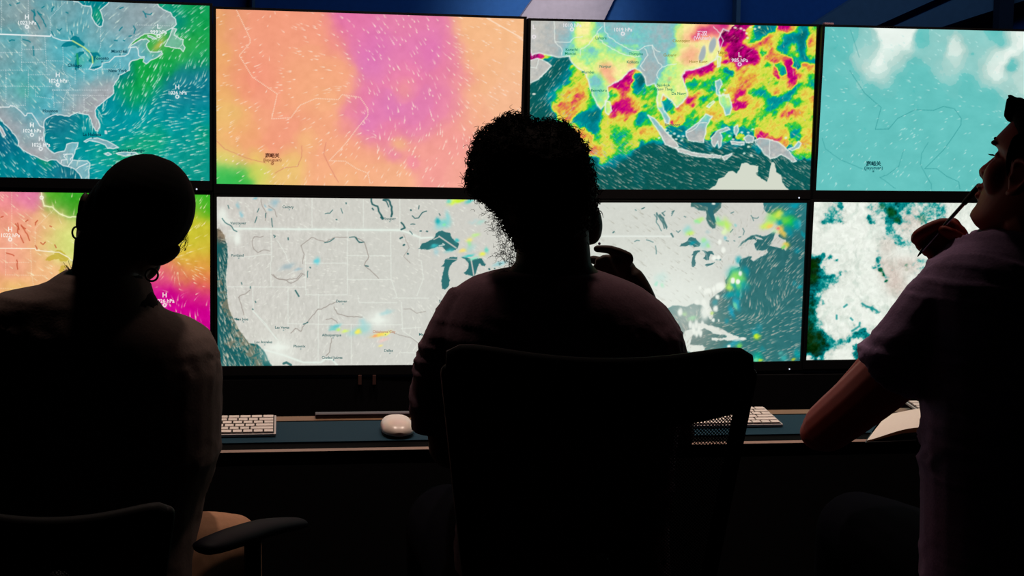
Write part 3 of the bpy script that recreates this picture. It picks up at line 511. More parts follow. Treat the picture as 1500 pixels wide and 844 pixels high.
def screen_6():
    cv = Canvas(5, 560, 315); X, Y = cv.X, cv.Y
    f = (1.76, 473, 1.76, -98)
    base = rbf(X, Y, tp('6', "100,100,150,206,203,195 400,100,200,208,205,197 700,300,250,208,209,200 400,500,200,208,206,198 300,700,80,218,218,208 900,600,200,210,211,203 1000,200,150,207,205,197 600,700,150,209,209,201"), (207, 205, 197)) / 255.
    relief = fbm(X * .35, Y * .14, 5, 4) - .5
    west = np.clip((560 - X) / 120, 0, 1)
    cv.C = base + relief[..., None] * (.035 + .06 * west[..., None]) + (fbm(X * .5, Y * .5, 15, 2)[..., None] - .5) * .03
    fl = flow_from(tp('6', "60,400,60,.15,1 60,600,80,.35,1 200,700,80,.5,.9 500,150,150,.8,.55 800,300,150,.8,.5 300,450,120,.5,-.7 400,600,120,-.5,.8 700,450,150,.7,-.5 900,450,100,.6,.6 800,700,150,-.5,.8"))
    streaks(cv, 900, fl, (3, 10), (232, 233, 222), .7, 6, wd=1.3)
    oc = T('6', "20,168 40,175 60,200 72,250 76,290 72,350 66,400 70,440 74,500 82,540 105,590 130,640 150,665 172,695 210,700 245,735 270,790 290,815 -20,815 -20,168")
    w = (slice(None), slice(None)); a = np.clip(.5 - cv.sd(oc, None, 1.2) / 1.2, 0, 1)
    sea = rbf(X, Y, tp('6', "50,400,100,25,88,90 60,700,80,25,92,95 200,760,60,22,98,98 50,200,20,110,90,75"), (22, 84, 88)) / 255.
    br = rbf(X, Y, tp('6', "55,195,14,1 70,520,14,1.2 60,480,12,.5 90,560,14,1.1 110,600,14,.9 130,620,14,.8 140,660,16,1 160,690,14,.9 175,740,12,.8 150,710,10,.6 60,760,10,.5 85,700,12,.8 95,680,12,.5 210,780,14,.8 190,720,10,.6 40,420,10,.7 100,650,12,.6 120,690,10,.6"), (0,), wb=.5)[..., 0]
    br = np.clip((br + (fbm(X * .35, Y * .25, 77) - .62) * 1.2) * 2.5, 0, 1) * .75
    sea = sea * (1 - br[..., None]) + np.array([150, 132, 108]) / 255. * br[..., None]
    cv.C = cv.C * (1 - a[..., None]) + sea * a[..., None]
    rnd = random.Random(4)
    def kp(x, y):
        u, v = cv.uv([[x, y]])[0]; return 1 if a[int(np.clip(v, 0, 1) * (cv.nv - 1)), int(np.clip(u, 0, 1) * (cv.nu - 1))] > .5 else 0
    streaks(cv, 3800, fl, (6, 14), (200, 198, 180), .85, 66, kp, wd=1.2)
    dk = (22, 88, 90); riv = (150, 140, 132)
    cv.line(oc[:17], (225, 222, 212), 1.2, .7, 1)
    # bright border, white spots (lower ones painted glare) and state lines
    wh = (228, 238, 228)
    cv.line(T('6', "100,172 860,179 900,190 960,215 1010,212"), wh, 2.3, .95, 1.2, glow=3)
    cv.line(T('6', "245,728 330,752 420,785 500,785 520,770 550,770 575,797"), wh, 2.4, .9, 1.2, glow=2)
    for s_ in ["272,180 275,310 270,330 272,440", "460,35 460,170", "622,180 622,470", "695,40 695,170", "862,40 862,175", "75,438 430,440", "350,440 350,620", "430,300 430,440 435,475", "490,475 487,790", "622,295 820,297", "430,475 622,475",
               "430,330 622,330", "140,302 190,298 240,290 275,292", "300,225 340,290 350,320 370,345", "820,190 822,400 850,490", "622,405 820,405", "670,480 675,510 850,512", "690,612 870,612", "350,607 490,610 690,612", "870,512 875,640 960,700", "640,612 640,790", "830,490 1000,490", "960,320 970,400 940,480", "188,440 190,550 300,680", "870,630 960,625", "955,180 950,300", "870,740 960,742"]:
        cv.line(T('6', s_), (230, 235, 225), 1.3, .8, 1, .4, 2.1)
    cv.line(T('6', "190,550 240,600 300,680"), wh, 1.4, .7, 1.2)
    for x, y, rx, ry, al in [(305, 715, 16, 4, 1), (305, 715, 4, 9, .9), (305, 715, 26, 16, .5), (762, 592, 12, 4, 1), (762, 585, 5, 10, .95), (765, 590, 24, 15, .55), (118, 220, 5, 10, .9), (50, 110, 8, 12, .8), (70, 140, 10, 6, .6), (100, 200, 12, 12, .45), (300, 760, 30, 12, .35)]:
        p = T('6', '%d,%d' % (x, y))[0]; cv.blob(p[0], p[1], rx, ry, (236, 242, 232), al, 0, 3)
    for s_ in ["405,435 385,480 400,550 440,585 490,560 550,570", "405,435 460,440 490,430", "850,520 950,440 1010,465 1080,485 1170,440 1290,438", "850,520 880,600 865,690", "470,75 480,140 520,210 510,280", "540,140 600,180 620,245", "570,790 620,830 700,843 810,835 850,780 885,800"]:
        cv.line(T('o', s_), riv, 1.1, .75, 1, .8)
    for s_ in ["500,560 560,500 640,505 660,530 700,560 715,640 720,690 765,760"]: pass
    for s_ in ["545,15 580,50 640,60 700,90 760,60 800,10", "1100,255 1030,285 970,320 940,320 880,390 840,440 800,480 790,515 740,490 700,530", "1080,300 1110,360 1200,385 1330,390", "240,215 265,290 285,370", "340,150 300,185 250,200 240,215", "1060,575 1040,700 1010,730", "1010,410 1060,400 1110,440"]:
        cv.line(T('p', s_), riv, 1.2, .75, 1, .8)
    cv.line(T('6', "660,210 700,235 720,300 700,340 740,375 765,400"), riv, 1.2, .8, 1, .8)
    cv.line(T('6', "880,200 905,260 880,300 910,330"), riv, 1.0, .6, 1, .8)
    cv.line(T('6', "880,540 910,540 940,560 980,552"), riv, 1.0, .6, 1, .6); cv.line(T('6', "810,640 860,660 910,670 950,702"), riv, 1.0, .6, 1, .6)
    for s_, wd in [("100,260 130,300 190,335 210,370 240,385", 1.8), ("155,135 165,165", 1.5), ("450,165 435,200", 1.4), ("430,245 412,300", 1.6), ("515,210 512,250", 1.5), ("570,260 580,340", 1.6), ("1075,490 1130,475 1165,450", 1.6), ("1310,440 1360,435 1390,475 1428,490", 1.6), ("1080,215 1125,210 1150,180", 1.4), ("1230,165 1245,210", 1.3), ("1278,112 1280,120", 2.2), ("1185,270 1190,272", 2.2), ("590,420 605,430 595,440", 1.8), ("727,445 729,462", 2.2), ("935,725 940,730", 2.2), ("915,760 912,820", 1.2)]:
        cv.line(T('o', s_), dk, wd * .8, .8, 1, .6)
    for s_, wd in [("740,155 755,180 770,205", 2.6), ("262,85 268,100", 1.5), ("342,120 342,135", 1.6), ("385,250 390,260", 1.8), ("360,318 366,322", 1.8), ("205,405 235,412", 2.4), ("840,440 848,436", 2), ("810,452 830,446", 1.6), ("635,800 660,790 700,812", 4)]:
        cv.line(T('p', s_), dk, wd * .85, .8, 1, .4)
    for s_ in [SUPERIOR_Q, MICHIGAN_Q, HURON_Q]: cv.fill(T('q', s_), (38, 105, 108), .95, 1.1, 1.2)
    for s_, wd in [("155,75 165,125 215,145 225,190 250,230 265,255", 3), ("270,85 320,85 350,150 352,200 345,240", 3.4), ("250,250 262,262", 4), ("270,85 300,100 320,150", 2), ("440,300 460,320 475,350 440,365", 3), ("430,450 450,440", 3), ("460,515 470,510", 3), ("500,595 505,597", 3), ("530,180 533,182", 3), ("545,235 570,260 605,255 640,205 680,190", 1.8), ("610,140 605,170", 1.6), ("530,315 570,315", 1.5), ("800,215 810,230", 1.6), ("520,380 545,410", 1.4), ("620,380 630,380", 2.5), ("680,382 690,384", 2.5), ("100,710 125,715", 2), ("10,440 40,490 85,485", 1.6), ("1275,740 1280,745", 3), ("1325,735 1330,737", 2), ("165,165 175,178", 2.5)]:
        cv.line(T('q', s_), (36, 92, 94), wd * .82, .9, 1, .9)
    lg = (205, 198, 190)
    cv.line(T('q', "800,430 960,540"), lg, 2, .95, 1); cv.line(T('q', "1105,655 1130,800"), lg, 2, .95, 1); cv.line(T('q', "750,460 800,435"), lg, 1.5, .9, 1); cv.line(T('q', "870,645 975,650"), lg, 1.3, .8, 1); cv.line(T('q', "800,520 850,510 835,500"), (215, 222, 215), 1.8, .9, 1)
    for t, x, y, rx, ry, c, al in [('q', 790, 300, 4, 6, (0, 165, 175), .9), ('q', 850, 310, 9, 7, (95, 210, 205), .75), ('q', 885, 250, 4, 10, (130, 215, 215), .7), ('q', 850, 325, 3, 2.5, (140, 240, 160), .9), ('q', 800, 340, 9, 5, (150, 215, 215), .6), ('q', 940, 100, 9, 5, (225, 250, 110), .95), ('q', 1000, 90, 14, 2.5, (200, 240, 40), .9), ('q', 895, 95, 4, 3, (100, 215, 200), .8), ('q', 1090, 95, 7, 3, (70, 200, 190), .8), ('q', 1090, 465, 6, 3.5, (245, 232, 120), .95), ('q', 1150, 420, 6, 3, (190, 240, 140), .8), ('q', 1090, 500, 4, 5, (160, 235, 140), .8), ('q', 1030, 565, 7, 3, (250, 225, 120), .95), ('q', 1215, 600, 5, 4, (235, 240, 90), .95), ('q', 1255, 560, 3, 5, (90, 215, 190), .8), ('q', 1130, 640, 8, 2.5, (150, 235, 200), .9), ('q', 1080, 615, 8, 2, (60, 205, 195), .9), ('q', 770, 580, 5, 6, (150, 205, 215), .6), ('q', 750, 525, 6, 3, (60, 200, 205), .8), ('q', 900, 560, 8, 3, (60, 190, 195), .6), ('q', 970, 475, 4, 3, (40, 190, 190), .8), ('q', 1130, 290, 8, 3, (180, 215, 215), .5), ('q', 1200, 300, 7, 3, (150, 225, 210), .5), ('q', 1380, 690, 12, 3, (120, 205, 215), .6), ('q', 1100, 540, 8, 6, (150, 215, 210), .5),
                               ('o', 600, 110, 7, 6, (140, 185, 200), .7), ('o', 252, 135, 3, 5, (140, 190, 200), .7), ('o', 280, 220, 3, 5, (140, 200, 212), .8), ('o', 550, 178, 4, 2, (130, 185, 200), .7), ('o', 510, 140, 2, 3, (140, 190, 205), .7), ('o', 720, 715, 12, 4, (155, 180, 188), .75), ('o', 820, 740, 6, 2, (150, 185, 198), .7), ('o', 1005, 665, 5, 5, (90, 210, 222), .85), ('o', 415, 68, 4, 1.5, (110, 185, 200), .7),
                               ('p', 1090, 470, 8, 3, (80, 200, 205), .8), ('p', 1070, 500, 6, 2.5, (90, 205, 200), .7), ('p', 1115, 500, 4, 2.5, (190, 240, 120), .9), ('p', 1180, 512, 6, 2.5, (220, 245, 120), .95), ('p', 1290, 520, 6, 4, (250, 230, 110), .95), ('p', 1270, 520, 12, 6, (120, 215, 215), .5), ('6', 700, 630, 10, 9, (130, 215, 215), .45), ('6', 670, 645, 5, 3.5, (250, 235, 100), .95), ('6', 770, 657, 13, 3, (250, 215, 90), .95), ('6', 800, 650, 6, 2.5, (240, 245, 120), .9), ('6', 745, 665, 4, 2, (250, 160, 110), .9), ('6', 775, 705, 4, 2, (250, 235, 130), .8), ('6', 790, 680, 9, 3, (250, 200, 190), .6), ('6', 800, 555, 10, 3, (150, 215, 220), .5), ('6', 690, 600, 5, 6, (150, 215, 220), .5)]:
        p = T(t, '%d,%d' % (x, y))[0]; cv.blob(p[0], p[1], rx, ry, c, al, -.3, 2.5, 2.5)
    for x, y, s_ in [(350, 73, 'Calgary'), (118, 295, 'Portland'), (595, 505, 'Denver'), (140, 587, 'San Jose'), (323, 625, 'Las Vegas'), (237, 692, 'Los Angeles'), (402, 711, 'Phoenix'), (550, 660, 'Albuquerque'), (552, 763, 'Ciudad Juárez'), (810, 731, 'Dallas'), (810, 127, 'Winnipeg'), (980, 657, 'Memphis'), (122, 147, 'Vancouver'), (790, 645, 'Oklahoma City'), (1070, 505, 'St. Louis')]:
        p = T('6', '%d,%d' % (x, y))[0]; cv.text(p[0], p[1], s_, 3.9, (15, 88, 90) if x != 790 else (190, 130, 100), .05); cv.blob(p[0] + 2, p[1] + 4, .9, .9, dk, .6)
    return cv

def screen_7():
    cv = Canvas(6, 560, 315); X, Y = cv.X, cv.Y
    f = (.9, 213, .9, 67)
    sea = rbf(X, Y, tp('7', "700,90,60,70,115,112 950,100,60,40,120,125 1000,300,80,35,100,105 850,350,120,48,108,110 900,500,120,50,112,114 1000,600,100,42,110,115 800,650,100,52,118,118 600,640,60,95,130,125 540,640,40,140,150,145 600,480,40,110,130,125 640,430,30,70,105,105"), (48, 110, 113)) / 255.
    sea += (fbm(X * .15, Y * .15, 3)[..., None] - .5) * .06
    land = rbf(X, Y, tp('7', "250,120,200,210,212,204 700,120,200,208,208,200 450,400,150,220,225,215 380,480,120,230,235,226 200,300,150,214,218,208 600,300,100,214,218,210 520,500,60,232,238,228"), (212, 214, 206)) / 255.  # palest points put white glare into the land colour
    land += (fbm(X * .3, Y * .3, 6)[..., None] - .5) * .04
    m = landmask(cv, '7', f, 1.0)[..., None]
    cv.C = sea * (1 - m) + land * m
    fl = flow_from(tp('7', "850,300,80,-.5,.85 780,420,60,-.3,.95 950,350,100,-.8,.5 1000,150,60,-.7,.6 760,500,40,.3,.9 850,540,60,1,.05 950,450,80,.9,-.3 950,600,120,-.95,.25 700,640,100,-.9,.2 900,700,120,-.8,.4 300,300,200,.7,.5"))
    om = landmask(cv, '7', f, 0)
    def kp(x, y):
        u, v = cv.uv([[x, y]])[0]; return .25 if om[int(np.clip(v, 0, 1) * (cv.nv - 1)), int(np.clip(u, 0, 1) * (cv.nu - 1))] > .5 else 1
    streaks(cv, 2600, fl, (4, 14), (182, 182, 170), .7, 7, kp, wd=1.25)
    na(cv, '7', f, coast=(214, 218, 210), lake=(45, 105, 108), bcol=(226, 230, 222), ca=.45, state_a=.3, pond_a=.6, lw=.9)
    cv.line(T('7', "100,207 415,207"), (230, 236, 228), 1.6, .9, 1.1, glow=2)
    J = T('7', "525,53 560,68 585,72 583,95 600,130 612,150 622,140 612,110 608,90 630,70 640,53"); cv.fill(J, (42, 105, 112), 1, 1.2)
    for s_, wd in [("350,100 358,115 378,145 385,170", 2), ("365,110 380,125 395,165", 3), ("375,100 385,112", 2), ("420,95 430,90", 1.5), ("285,80 295,75", 1.5), ("150,190 155,186", 2), ("415,195 425,210", 2)]: cv.line(T('7', s_), (60, 110, 110), wd, .8, 1, .8)
    B = [('m', 900, 170, 12, 9, (200, 232, 60), .9), ('m', 850, 200, 10, 8, (120, 225, 110), .75), ('m', 1020, 230, 11, 9, (20, 200, 75), .9), ('m', 970, 210, 9, 7, (110, 215, 70), .85), ('m', 930, 160, 7, 4, (225, 230, 90), .9), ('m', 1080, 260, 6, 8, (0, 160, 175), .8), ('m', 1000, 150, 10, 5, (0, 160, 165), .6), ('m', 800, 260, 10, 6, (205, 240, 90), .9), ('m', 830, 270, 5, 3, (250, 200, 100), .9), ('m', 920, 235, 6, 5, (0, 155, 170), .8), ('m', 930, 300, 8, 6, (245, 205, 90), .95), ('m', 908, 298, 3.5, 3, (240, 90, 110), .95), ('m', 960, 340, 5, 6, (235, 200, 90), .9), ('m', 985, 450, 5, 5, (225, 205, 80), .9), ('m', 960, 470, 3, 2, (120, 220, 100), .8), ('m', 1010, 310, 6, 10, (0, 150, 165), .7), ('m', 880, 320, 7, 4, (200, 235, 190), .8), ('m', 1060, 70, 8, 4, (0, 160, 180), .8), ('m', 1150, 350, 2.5, 6, (0, 150, 165), .7), ('m', 1090, 500, 5, 4, (0, 150, 170), .6), ('m', 1110, 240, 3, 6, (70, 190, 200), .6),
         ('m', 420, 260, 6, 10, (190, 240, 100), .9), ('m', 360, 240, 7, 5, (170, 235, 120), .85), ('m', 335, 200, 4, 5, (130, 225, 150), .8), ('m', 400, 320, 5, 6, (225, 245, 190), .9), ('m', 160, 205, 7, 3.5, (185, 238, 130), .85), ('m', 130, 225, 4, 3, (150, 235, 160), .8), ('m', 70, 335, 6, 4.5, (220, 245, 90), .95), ('m', 50, 310, 7, 7, (120, 215, 215), .5), ('m', 195, 405, 4, 4, (170, 240, 140), .8), ('m', 240, 455, 4, 4, (180, 240, 130), .8), ('m', 210, 440, 9, 8, (120, 220, 210), .45), ('m', 405, 390, 3.5, 3.5, (110, 195, 205), .7), ('m', 500, 270, 2.5, 2.5, (130, 210, 205), .7), ('m', 95, 430, 6, 4, (0, 150, 165), .8), ('m', 240, 320, 3, 3, (170, 200, 200), .6),
         ('m', 530, 590, 5, 5, (0, 160, 175), .7), ('m', 600, 700, 6, 9, (0, 150, 170), .65), ('m', 500, 690, 9, 7, (60, 190, 180), .7), ('m', 480, 740, 10, 12, (0, 165, 175), .6), ('m', 510, 760, 9, 12, (160, 230, 100), .9), ('m', 470, 800, 7, 9, (200, 240, 120), .85), ('m', 560, 790, 8, 12, (110, 225, 110), .75), ('n', 600, 80, 6, 6, (190, 240, 100), .9), ('n', 690, 60, 7, 8, (120, 225, 120), .8), ('n', 640, 60, 4, 7, (0, 150, 170), .7), ('n', 740, 60, 7, 10, (0, 150, 175), .6), ('n', 600, 150, 9, 4, (0, 165, 175), .75), ('n', 690, 140, 6, 8, (0, 165, 170), .75), ('n', 665, 230, 5, 11, (30, 165, 190), .85), ('n', 655, 260, 2.5, 6, (120, 220, 170), .8), ('n', 620, 320, 4, 10, (20, 160, 190), .85), ('n', 570, 415, 4, 4, (30, 145, 160), .7),
         ('n', 860, 530, 6, 7, (10, 160, 180), .8), ('n', 868, 568, 5, 4.5, (205, 240, 40), .95), ('n', 890, 470, 4, 6, (30, 150, 165), .5), ('n', 230, 385, 8, 4, (140, 230, 150), .7), ('n', 150, 340, 4, 4, (170, 235, 140), .6), ('n', 430, 330, 3.5, 2.5, (190, 230, 110), .8), ('n', 450, 225, 5, 5, (40, 160, 170), .6), ('n', 630, 640, 13, 5, (40, 165, 180), .8), ('n', 690, 655, 4, 4, (120, 225, 80), .8), ('n', 880, 770, 7, 8, (0, 175, 150), .85), ('n', 905, 795, 4, 3, (200, 225, 60), .95), ('n', 860, 790, 4, 4, (120, 235, 170), .8), ('n', 930, 690, 4, 5, (20, 150, 160), .5), ('n', 1140, 770, 5, 5, (60, 190, 185), .7), ('n', 1240, 795, 4, 2, (190, 200, 50), .95), ('n', 1270, 740, 5, 7, (0, 160, 165), .8), ('n', 1290, 70, 3, 3, (0, 165, 180), .8), ('n', 1240, 30, 3, 4, (40, 150, 160), .6), ('n', 1105, 720, 3, 3, (90, 190, 180), .7), ('7', 370, 400, 10, 9, (170, 225, 215), .45), ('7', 345, 425, 3, 3, (120, 230, 190), .6), ('7', 375, 435, 3, 3, (140, 235, 180), .6)]
    for t, x, y, rx, ry, c, al in B:
        p = T(t, '%d,%d' % (x, y))[0]; cv.blob(p[0], p[1], rx, ry, c, al, -.3, 2.6, 3)
    for t, x, y, rx, ry in [('m', 350, 420, 3, 4), ('m', 385, 495, 3.5, 5), ('m', 300, 575, 4, 4), ('m', 340, 570, 3, 4), ('m', 480, 780, 3, 4), ('m', 525, 795, 3, 4), ('m', 548, 720, 3, 4), ('n', 630, 15, 3, 4), ('n', 682, 20, 3, 4), ('n', 480, 170, 3.5, 4), ('n', 462, 285, 4, 5), ('n', 438, 398, 2.6, 3), ('n', 355, 320, 7, 12), ('n', 305, 80, 2.5, 3.5), ('n', 380, 110, 3, 4), ('n', 520, 70, 6, 7), ('n', 490, 60, 5, 5), ('n', 345, 230, 4, 6), ('n', 280, 225, 4, 4), ('n', 110, 320, 4, 6), ('n', 590, 655, 3, 2.5), ('m', 292, 55, 3, 1.8)] + [('n', 210 + 30 * i, 445 + (i % 2) * 25, 3, 6 + i % 3) for i in range(5)] + [('n', 250 + 22 * i, 510 + (i % 2) * 20, 2.6, 6) for i in range(4)] + [('n', 360 + 40 * i, 120 - 14 * i, 3, 5) for i in range(4)]:
        p = T(t, '%d,%d' % (x, y))[0]; cv.blob(p[0], p[1], rx, ry, (242, 246, 236), .95, 0, 4, 1)
    for s_ in ["270,430 330,432 380,445 430,470 480,500 530,530 510,545 440,530 400,505 360,480 290,450", "555,535 600,530 640,545 690,560 685,580 640,590 600,605 525,590 530,575 570,565", "420,575 450,570 490,580 475,605 430,600", "705,580 735,570 765,578 735,598 708,595", "215,650 260,650 300,670 300,695 215,710"]:
        cv.fill(T('n', s_), (228, 232, 222), .95, 1.4, 1)
    cv.blob(*T('7', '520,560')[0], 26, 26, (215, 224, 215), .35, 0, 2); cv.blob(*T('7', '400,480')[0], 60, 50, (238, 243, 235), .35, 0, 2)  # soft white glare painted over the map
    return cv

def screen_8():
    cv = Canvas(7, 560, 315); X, Y = cv.X, cv.Y
    v = rbf(X, Y, tp('j', "120,100,40,.95 200,90,30,.9 270,90,25,.55 260,130,20,.5 330,80,14,.4 300,110,12,.75 120,200,30,.95 200,200,28,.4 250,220,25,.38 320,210,22,.42 370,240,12,.5 370,130,15,.6 180,240,14,.45 300,180,14,.7 450,80,35,1.05 530,100,30,1.05 450,200,40,1.05 530,250,40,1.05 580,90,12,.6 640,100,25,.72 600,190,14,.35 620,220,14,.45 640,180,18,.8 700,120,20,.6 720,160,18,.85 760,100,30,.36 850,90,40,.38 950,90,40,.42 820,140,25,.2 880,200,25,.25 880,230,14,.3 740,190,14,.5 780,230,20,.38 800,300,22,.4 830,320,16,.42 740,240,18,.92 720,300,18,.9 850,270,20,.85 920,300,30,.82 960,200,40,.75 1050,100,50,.7 1100,150,50,.55 1150,80,40,.6 1100,200,30,.55 1030,250,50,.78 700,370,40,.85 780,375,20,.62 870,380,18,.4 900,400,16,.55 860,430,14,.4 920,440,22,.48 980,440,20,.6 1000,500,15,.5 780,430,50,.85 1040,480,40,.8 1050,520,30,1 880,510,45,1.02 950,540,45,1.02 800,560,40,.95 1000,560,30,.95 750,480,40,.75 700,500,14,.4 700,560,14,.4 680,600,16,.42 660,660,12,.5 700,640,10,.3 720,690,12,.2 740,740,12,.2 765,790,10,.3 800,650,50,.78 850,740,60,.82 960,650,10,.4 960,620,40,.8 920,700,40,.95 1000,700,40,.85 900,650,30,.8 1050,640,30,.7 690,760,25,1 640,600,20,1 640,400,25,1.05 670,300,15,.85 640,330,20,.95 140,350,10,.7 200,350,60,1 350,350,80,1.05 500,450,80,1.05 150,450,50,1.0 300,470,60,1.02 100,520,30,.92 60,560,15,.4 90,600,30,.08 60,640,30,.03 170,560,14,.25 130,600,20,.12 180,535,8,.35 235,570,14,.2 290,595,12,.35 240,620,16,.85 160,640,22,.95 200,610,14,.7 180,670,18,.45 100,690,25,.08 60,720,30,.05 150,720,25,.3 230,680,30,1 330,640,60,.98 400,590,30,.85 380,705,16,.35 330,720,16,.3 250,745,18,.3 420,700,10,.4 150,780,30,.3 220,790,25,.4 70,800,30,.1 300,820,30,.6 420,760,50,.98 550,740,50,1 280,780,25,.6 400,830,60,.95 620,750,40,1.03"), (.9,), wb=1e-5, warp=4, wf=.12)[..., 0]
    v2 = rbf(X, Y, tp('k', "130,40,30,.2 170,80,30,.4 250,30,30,.5 330,20,25,.45 400,10,20,.4 300,90,30,.48 350,110,20,.55 230,120,25,.6 160,150,30,.35 200,190,25,.5 120,100,20,.15 120,200,20,.2 130,280,30,.22 120,350,25,.12 150,400,25,.35 110,450,20,.08 170,480,25,.35 130,540,40,.1 180,560,30,.15 120,620,40,.05 180,640,40,.15 100,700,40,0 170,700,25,.1 200,740,15,.2 90,745,20,1.1 170,750,12,.8 220,530,20,.35 250,570,20,.4 300,600,30,.35 260,600,15,.7 200,600,20,.2 280,650,25,.3 350,640,30,.4 400,610,25,.3 450,580,20,.28 500,560,20,.3 550,530,20,.3 570,500,18,.28 590,550,18,.4 270,710,25,.8 250,740,20,.8 300,730,18,.75 370,690,30,1.05 340,740,30,1.05 420,650,22,1 450,730,18,1 500,600,20,1 470,680,15,.9 560,630,16,.9 520,660,20,.4 540,700,20,.2 490,720,14,.3 600,620,12,.3 600,570,14,.5 620,500,16,.95 600,470,10,.8 560,450,25,1 250,200,30,1 350,180,60,1.03 500,60,60,.98 620,60,50,1.03 700,100,40,1.03 500,180,60,1.0 650,200,60,1.02 770,170,12,.6 770,160,30,.9 780,80,14,.6 850,60,50,.78 900,20,40,.78 750,20,12,.3 770,70,8,.35 740,120,8,.7 850,120,12,.72 220,270,10,.6 215,240,8,.55 200,330,30,.9 190,430,30,.75 250,350,50,1.02 300,450,60,1.02 400,520,40,1.02 250,500,25,1 330,570,20,.95 420,560,20,.98 450,400,60,1.02 550,380,50,1.04 650,400,30,1.02 400,300,40,1.0 530,290,30,1.02 570,280,12,.35 600,295,10,.32 650,310,14,.35 690,340,12,.35 670,310,10,.5 720,290,20,1 720,250,40,1 425,285,8,.45 335,390,8,.4 335,375,6,.5 470,405,6,.5 525,465,10,.42 500,490,10,.45 470,510,8,.5 540,440,7,.5 485,460,8,.65 430,440,10,.85 625,490,6,.55"), (.9,), wb=1e-5, warp=3.5, wf=.14)[..., 0]
    t = np.clip((Y - 410) / 20, 0, 1); v = v * (1 - t) + v2 * t
    wx = np.clip((Y - 380) / 60, 0, 1)
    n = fbm(X * .16, Y * .16, 40, 5) - .5; n2 = fbm(X * .4, Y * .4, 60, 3) - .5
    mid = np.exp(-((v - .55) / .38) ** 2)
    vv = v + n * (.22 + .5 * mid) + n2 * .35 * mid
    # spiral shading around the eye of the storm
    ex, ey = T('k', '470,450')[0]; dx, dy = X - ex, (Y - ey) * 1.15; r = np.hypot(dx, dy) + 1e-6; th = np.arctan2(dy, dx)
    sp = (np.sin(th * 1.0 - r * .55) * np.exp(-(r / 20) ** 2) * .14)
    vv = vv + sp
    cv.C = ramp(vv, [(-.05, (4, 20, 6)), (.08, (6, 42, 18)), (.2, (0, 78, 78)), (.32, (0, 122, 125)), (.45, (20, 148, 145)), (.58, (130, 190, 182)), (.72, (205, 215, 206)), (.85, (226, 232, 222)), (1.0, (234, 240, 230)), (1.2, (240, 244, 236))])
    dg = rbf(X, Y, tp('j', "820,140,20,1 870,210,14,.9 800,120,16,.8 730,80,14,.8 720,690,12,.9 735,730,10,.8 770,790,8,.8 960,640,8,.7 1110,200,20,.5 960,680,8,.6 60,640,25,.8 80,760,20,.8"), (0,), wb=.25)[..., 0] * np.clip(1.3 - vv, 0, 1)
    cv.mix((15, 70, 5), np.clip(dg, 0, 1) * .9)
    pk = rbf(X, Y, tp('j', "800,680,60,1 850,780,60,1 1000,640,50,.8 900,620,40,.8 780,460,50,.7 960,250,50,.7 1000,180,40,.6 1080,220,40,.7 740,620,30,.7 1040,380,30,.5 870,850,50,1 680,100,20,.4"), (0,), wb=.6)[..., 0]
    cv.mix((208, 182, 170), np.clip(pk, 0, 1) * .95 * np.clip(1.75 - vv * 1.1, 0, 1) * np.clip((vv - .4) * 3, 0, 1))
    gr = rbf(X, Y, tp('k', "110,300,30,1 110,420,30,1 130,550,40,1 180,620,30,.8 120,640,30,1"), (0,), wb=.3)[..., 0]
    cv.mix((12, 50, 0), np.clip(gr, 0, 1) * np.clip(.6 - vv, 0, 1) * 1.2)
    fine = fbm(X * .28 + 5 * fbm(X * .1, Y * .1, 2), Y * .2, 90, 4) - .5
    cv.C += fine[..., None] * .13
    cl_ = fbm(X * .11 + 3 * fbm(X * .05, Y * .05, 12), Y * .075, 19, 4) - .5; cv.C -= np.clip(cl_, 0, 1)[..., None] * np.array([.30, .22, .24]) * np.clip(vv, 0, 1)[..., None]
    for s_ in ["560,270 600,295 650,310 700,345", "425,280 400,300", "335,375 335,405", "540,440 535,470 500,495 470,512", "460,400 475,415"]: cv.line(T('k', s_), (0, 135, 135), 2.6, .75, 2, .8)
    cv.line(T('j', "700,355 830,360 930,365"), (205, 215, 205), .9, .5, 1)
    return cv

SCREENS = [screen_1, screen_2, screen_3, screen_4, screen_5, screen_6, screen_7, screen_8]

_textcache = {}
def text_geo(body, bold):
    key = (body, bold)
    if key not in _textcache:
        cu = D.curves.new('lettering', 'FONT'); cu.body = body; cu.size = 1.0; cu.align_x = 'CENTER'; cu.align_y = 'CENTER'
        cu.resolution_u = 3; cu.offset = bold * .35
        o = D.objects.new('lettering', cu); COL.objects.link(o)
        dg = bpy.context.evaluated_depsgraph_get(); me = D.meshes.new_from_object(o.evaluated_get(dg))
        vs = np.array([v.co[:2] for v in me.vertices]).reshape(-1, 2); fs = [tuple(p.vertices) for p in me.polygons]
        D.objects.remove(o); D.curves.remove(cu); D.meshes.remove(me)
        _textcache[key] = (vs, fs)
    return _textcache[key]

def screen_material():
    m = D.materials.new('lit_screen'); m.use_nodes = True
    nt = m.node_tree; nt.nodes.clear()
    a = nt.nodes.new('ShaderNodeVertexColor'); a.layer_name = 'picture'
    e = nt.nodes.new('ShaderNodeEmission'); o = nt.nodes.new('ShaderNodeOutputMaterial')
    nt.links.new(a.outputs['Color'], e.inputs['Color']); e.inputs['Strength'].default_value = 1.0
    nt.links.new(e.outputs[0], o.inputs[0])
    m.cycles.emission_sampling = 'NONE' if SCREEN_SAMPLING_OFF else 'AUTO'
    return m
SCREEN_SAMPLING_OFF = True
SCREEN_MAT = screen_material()

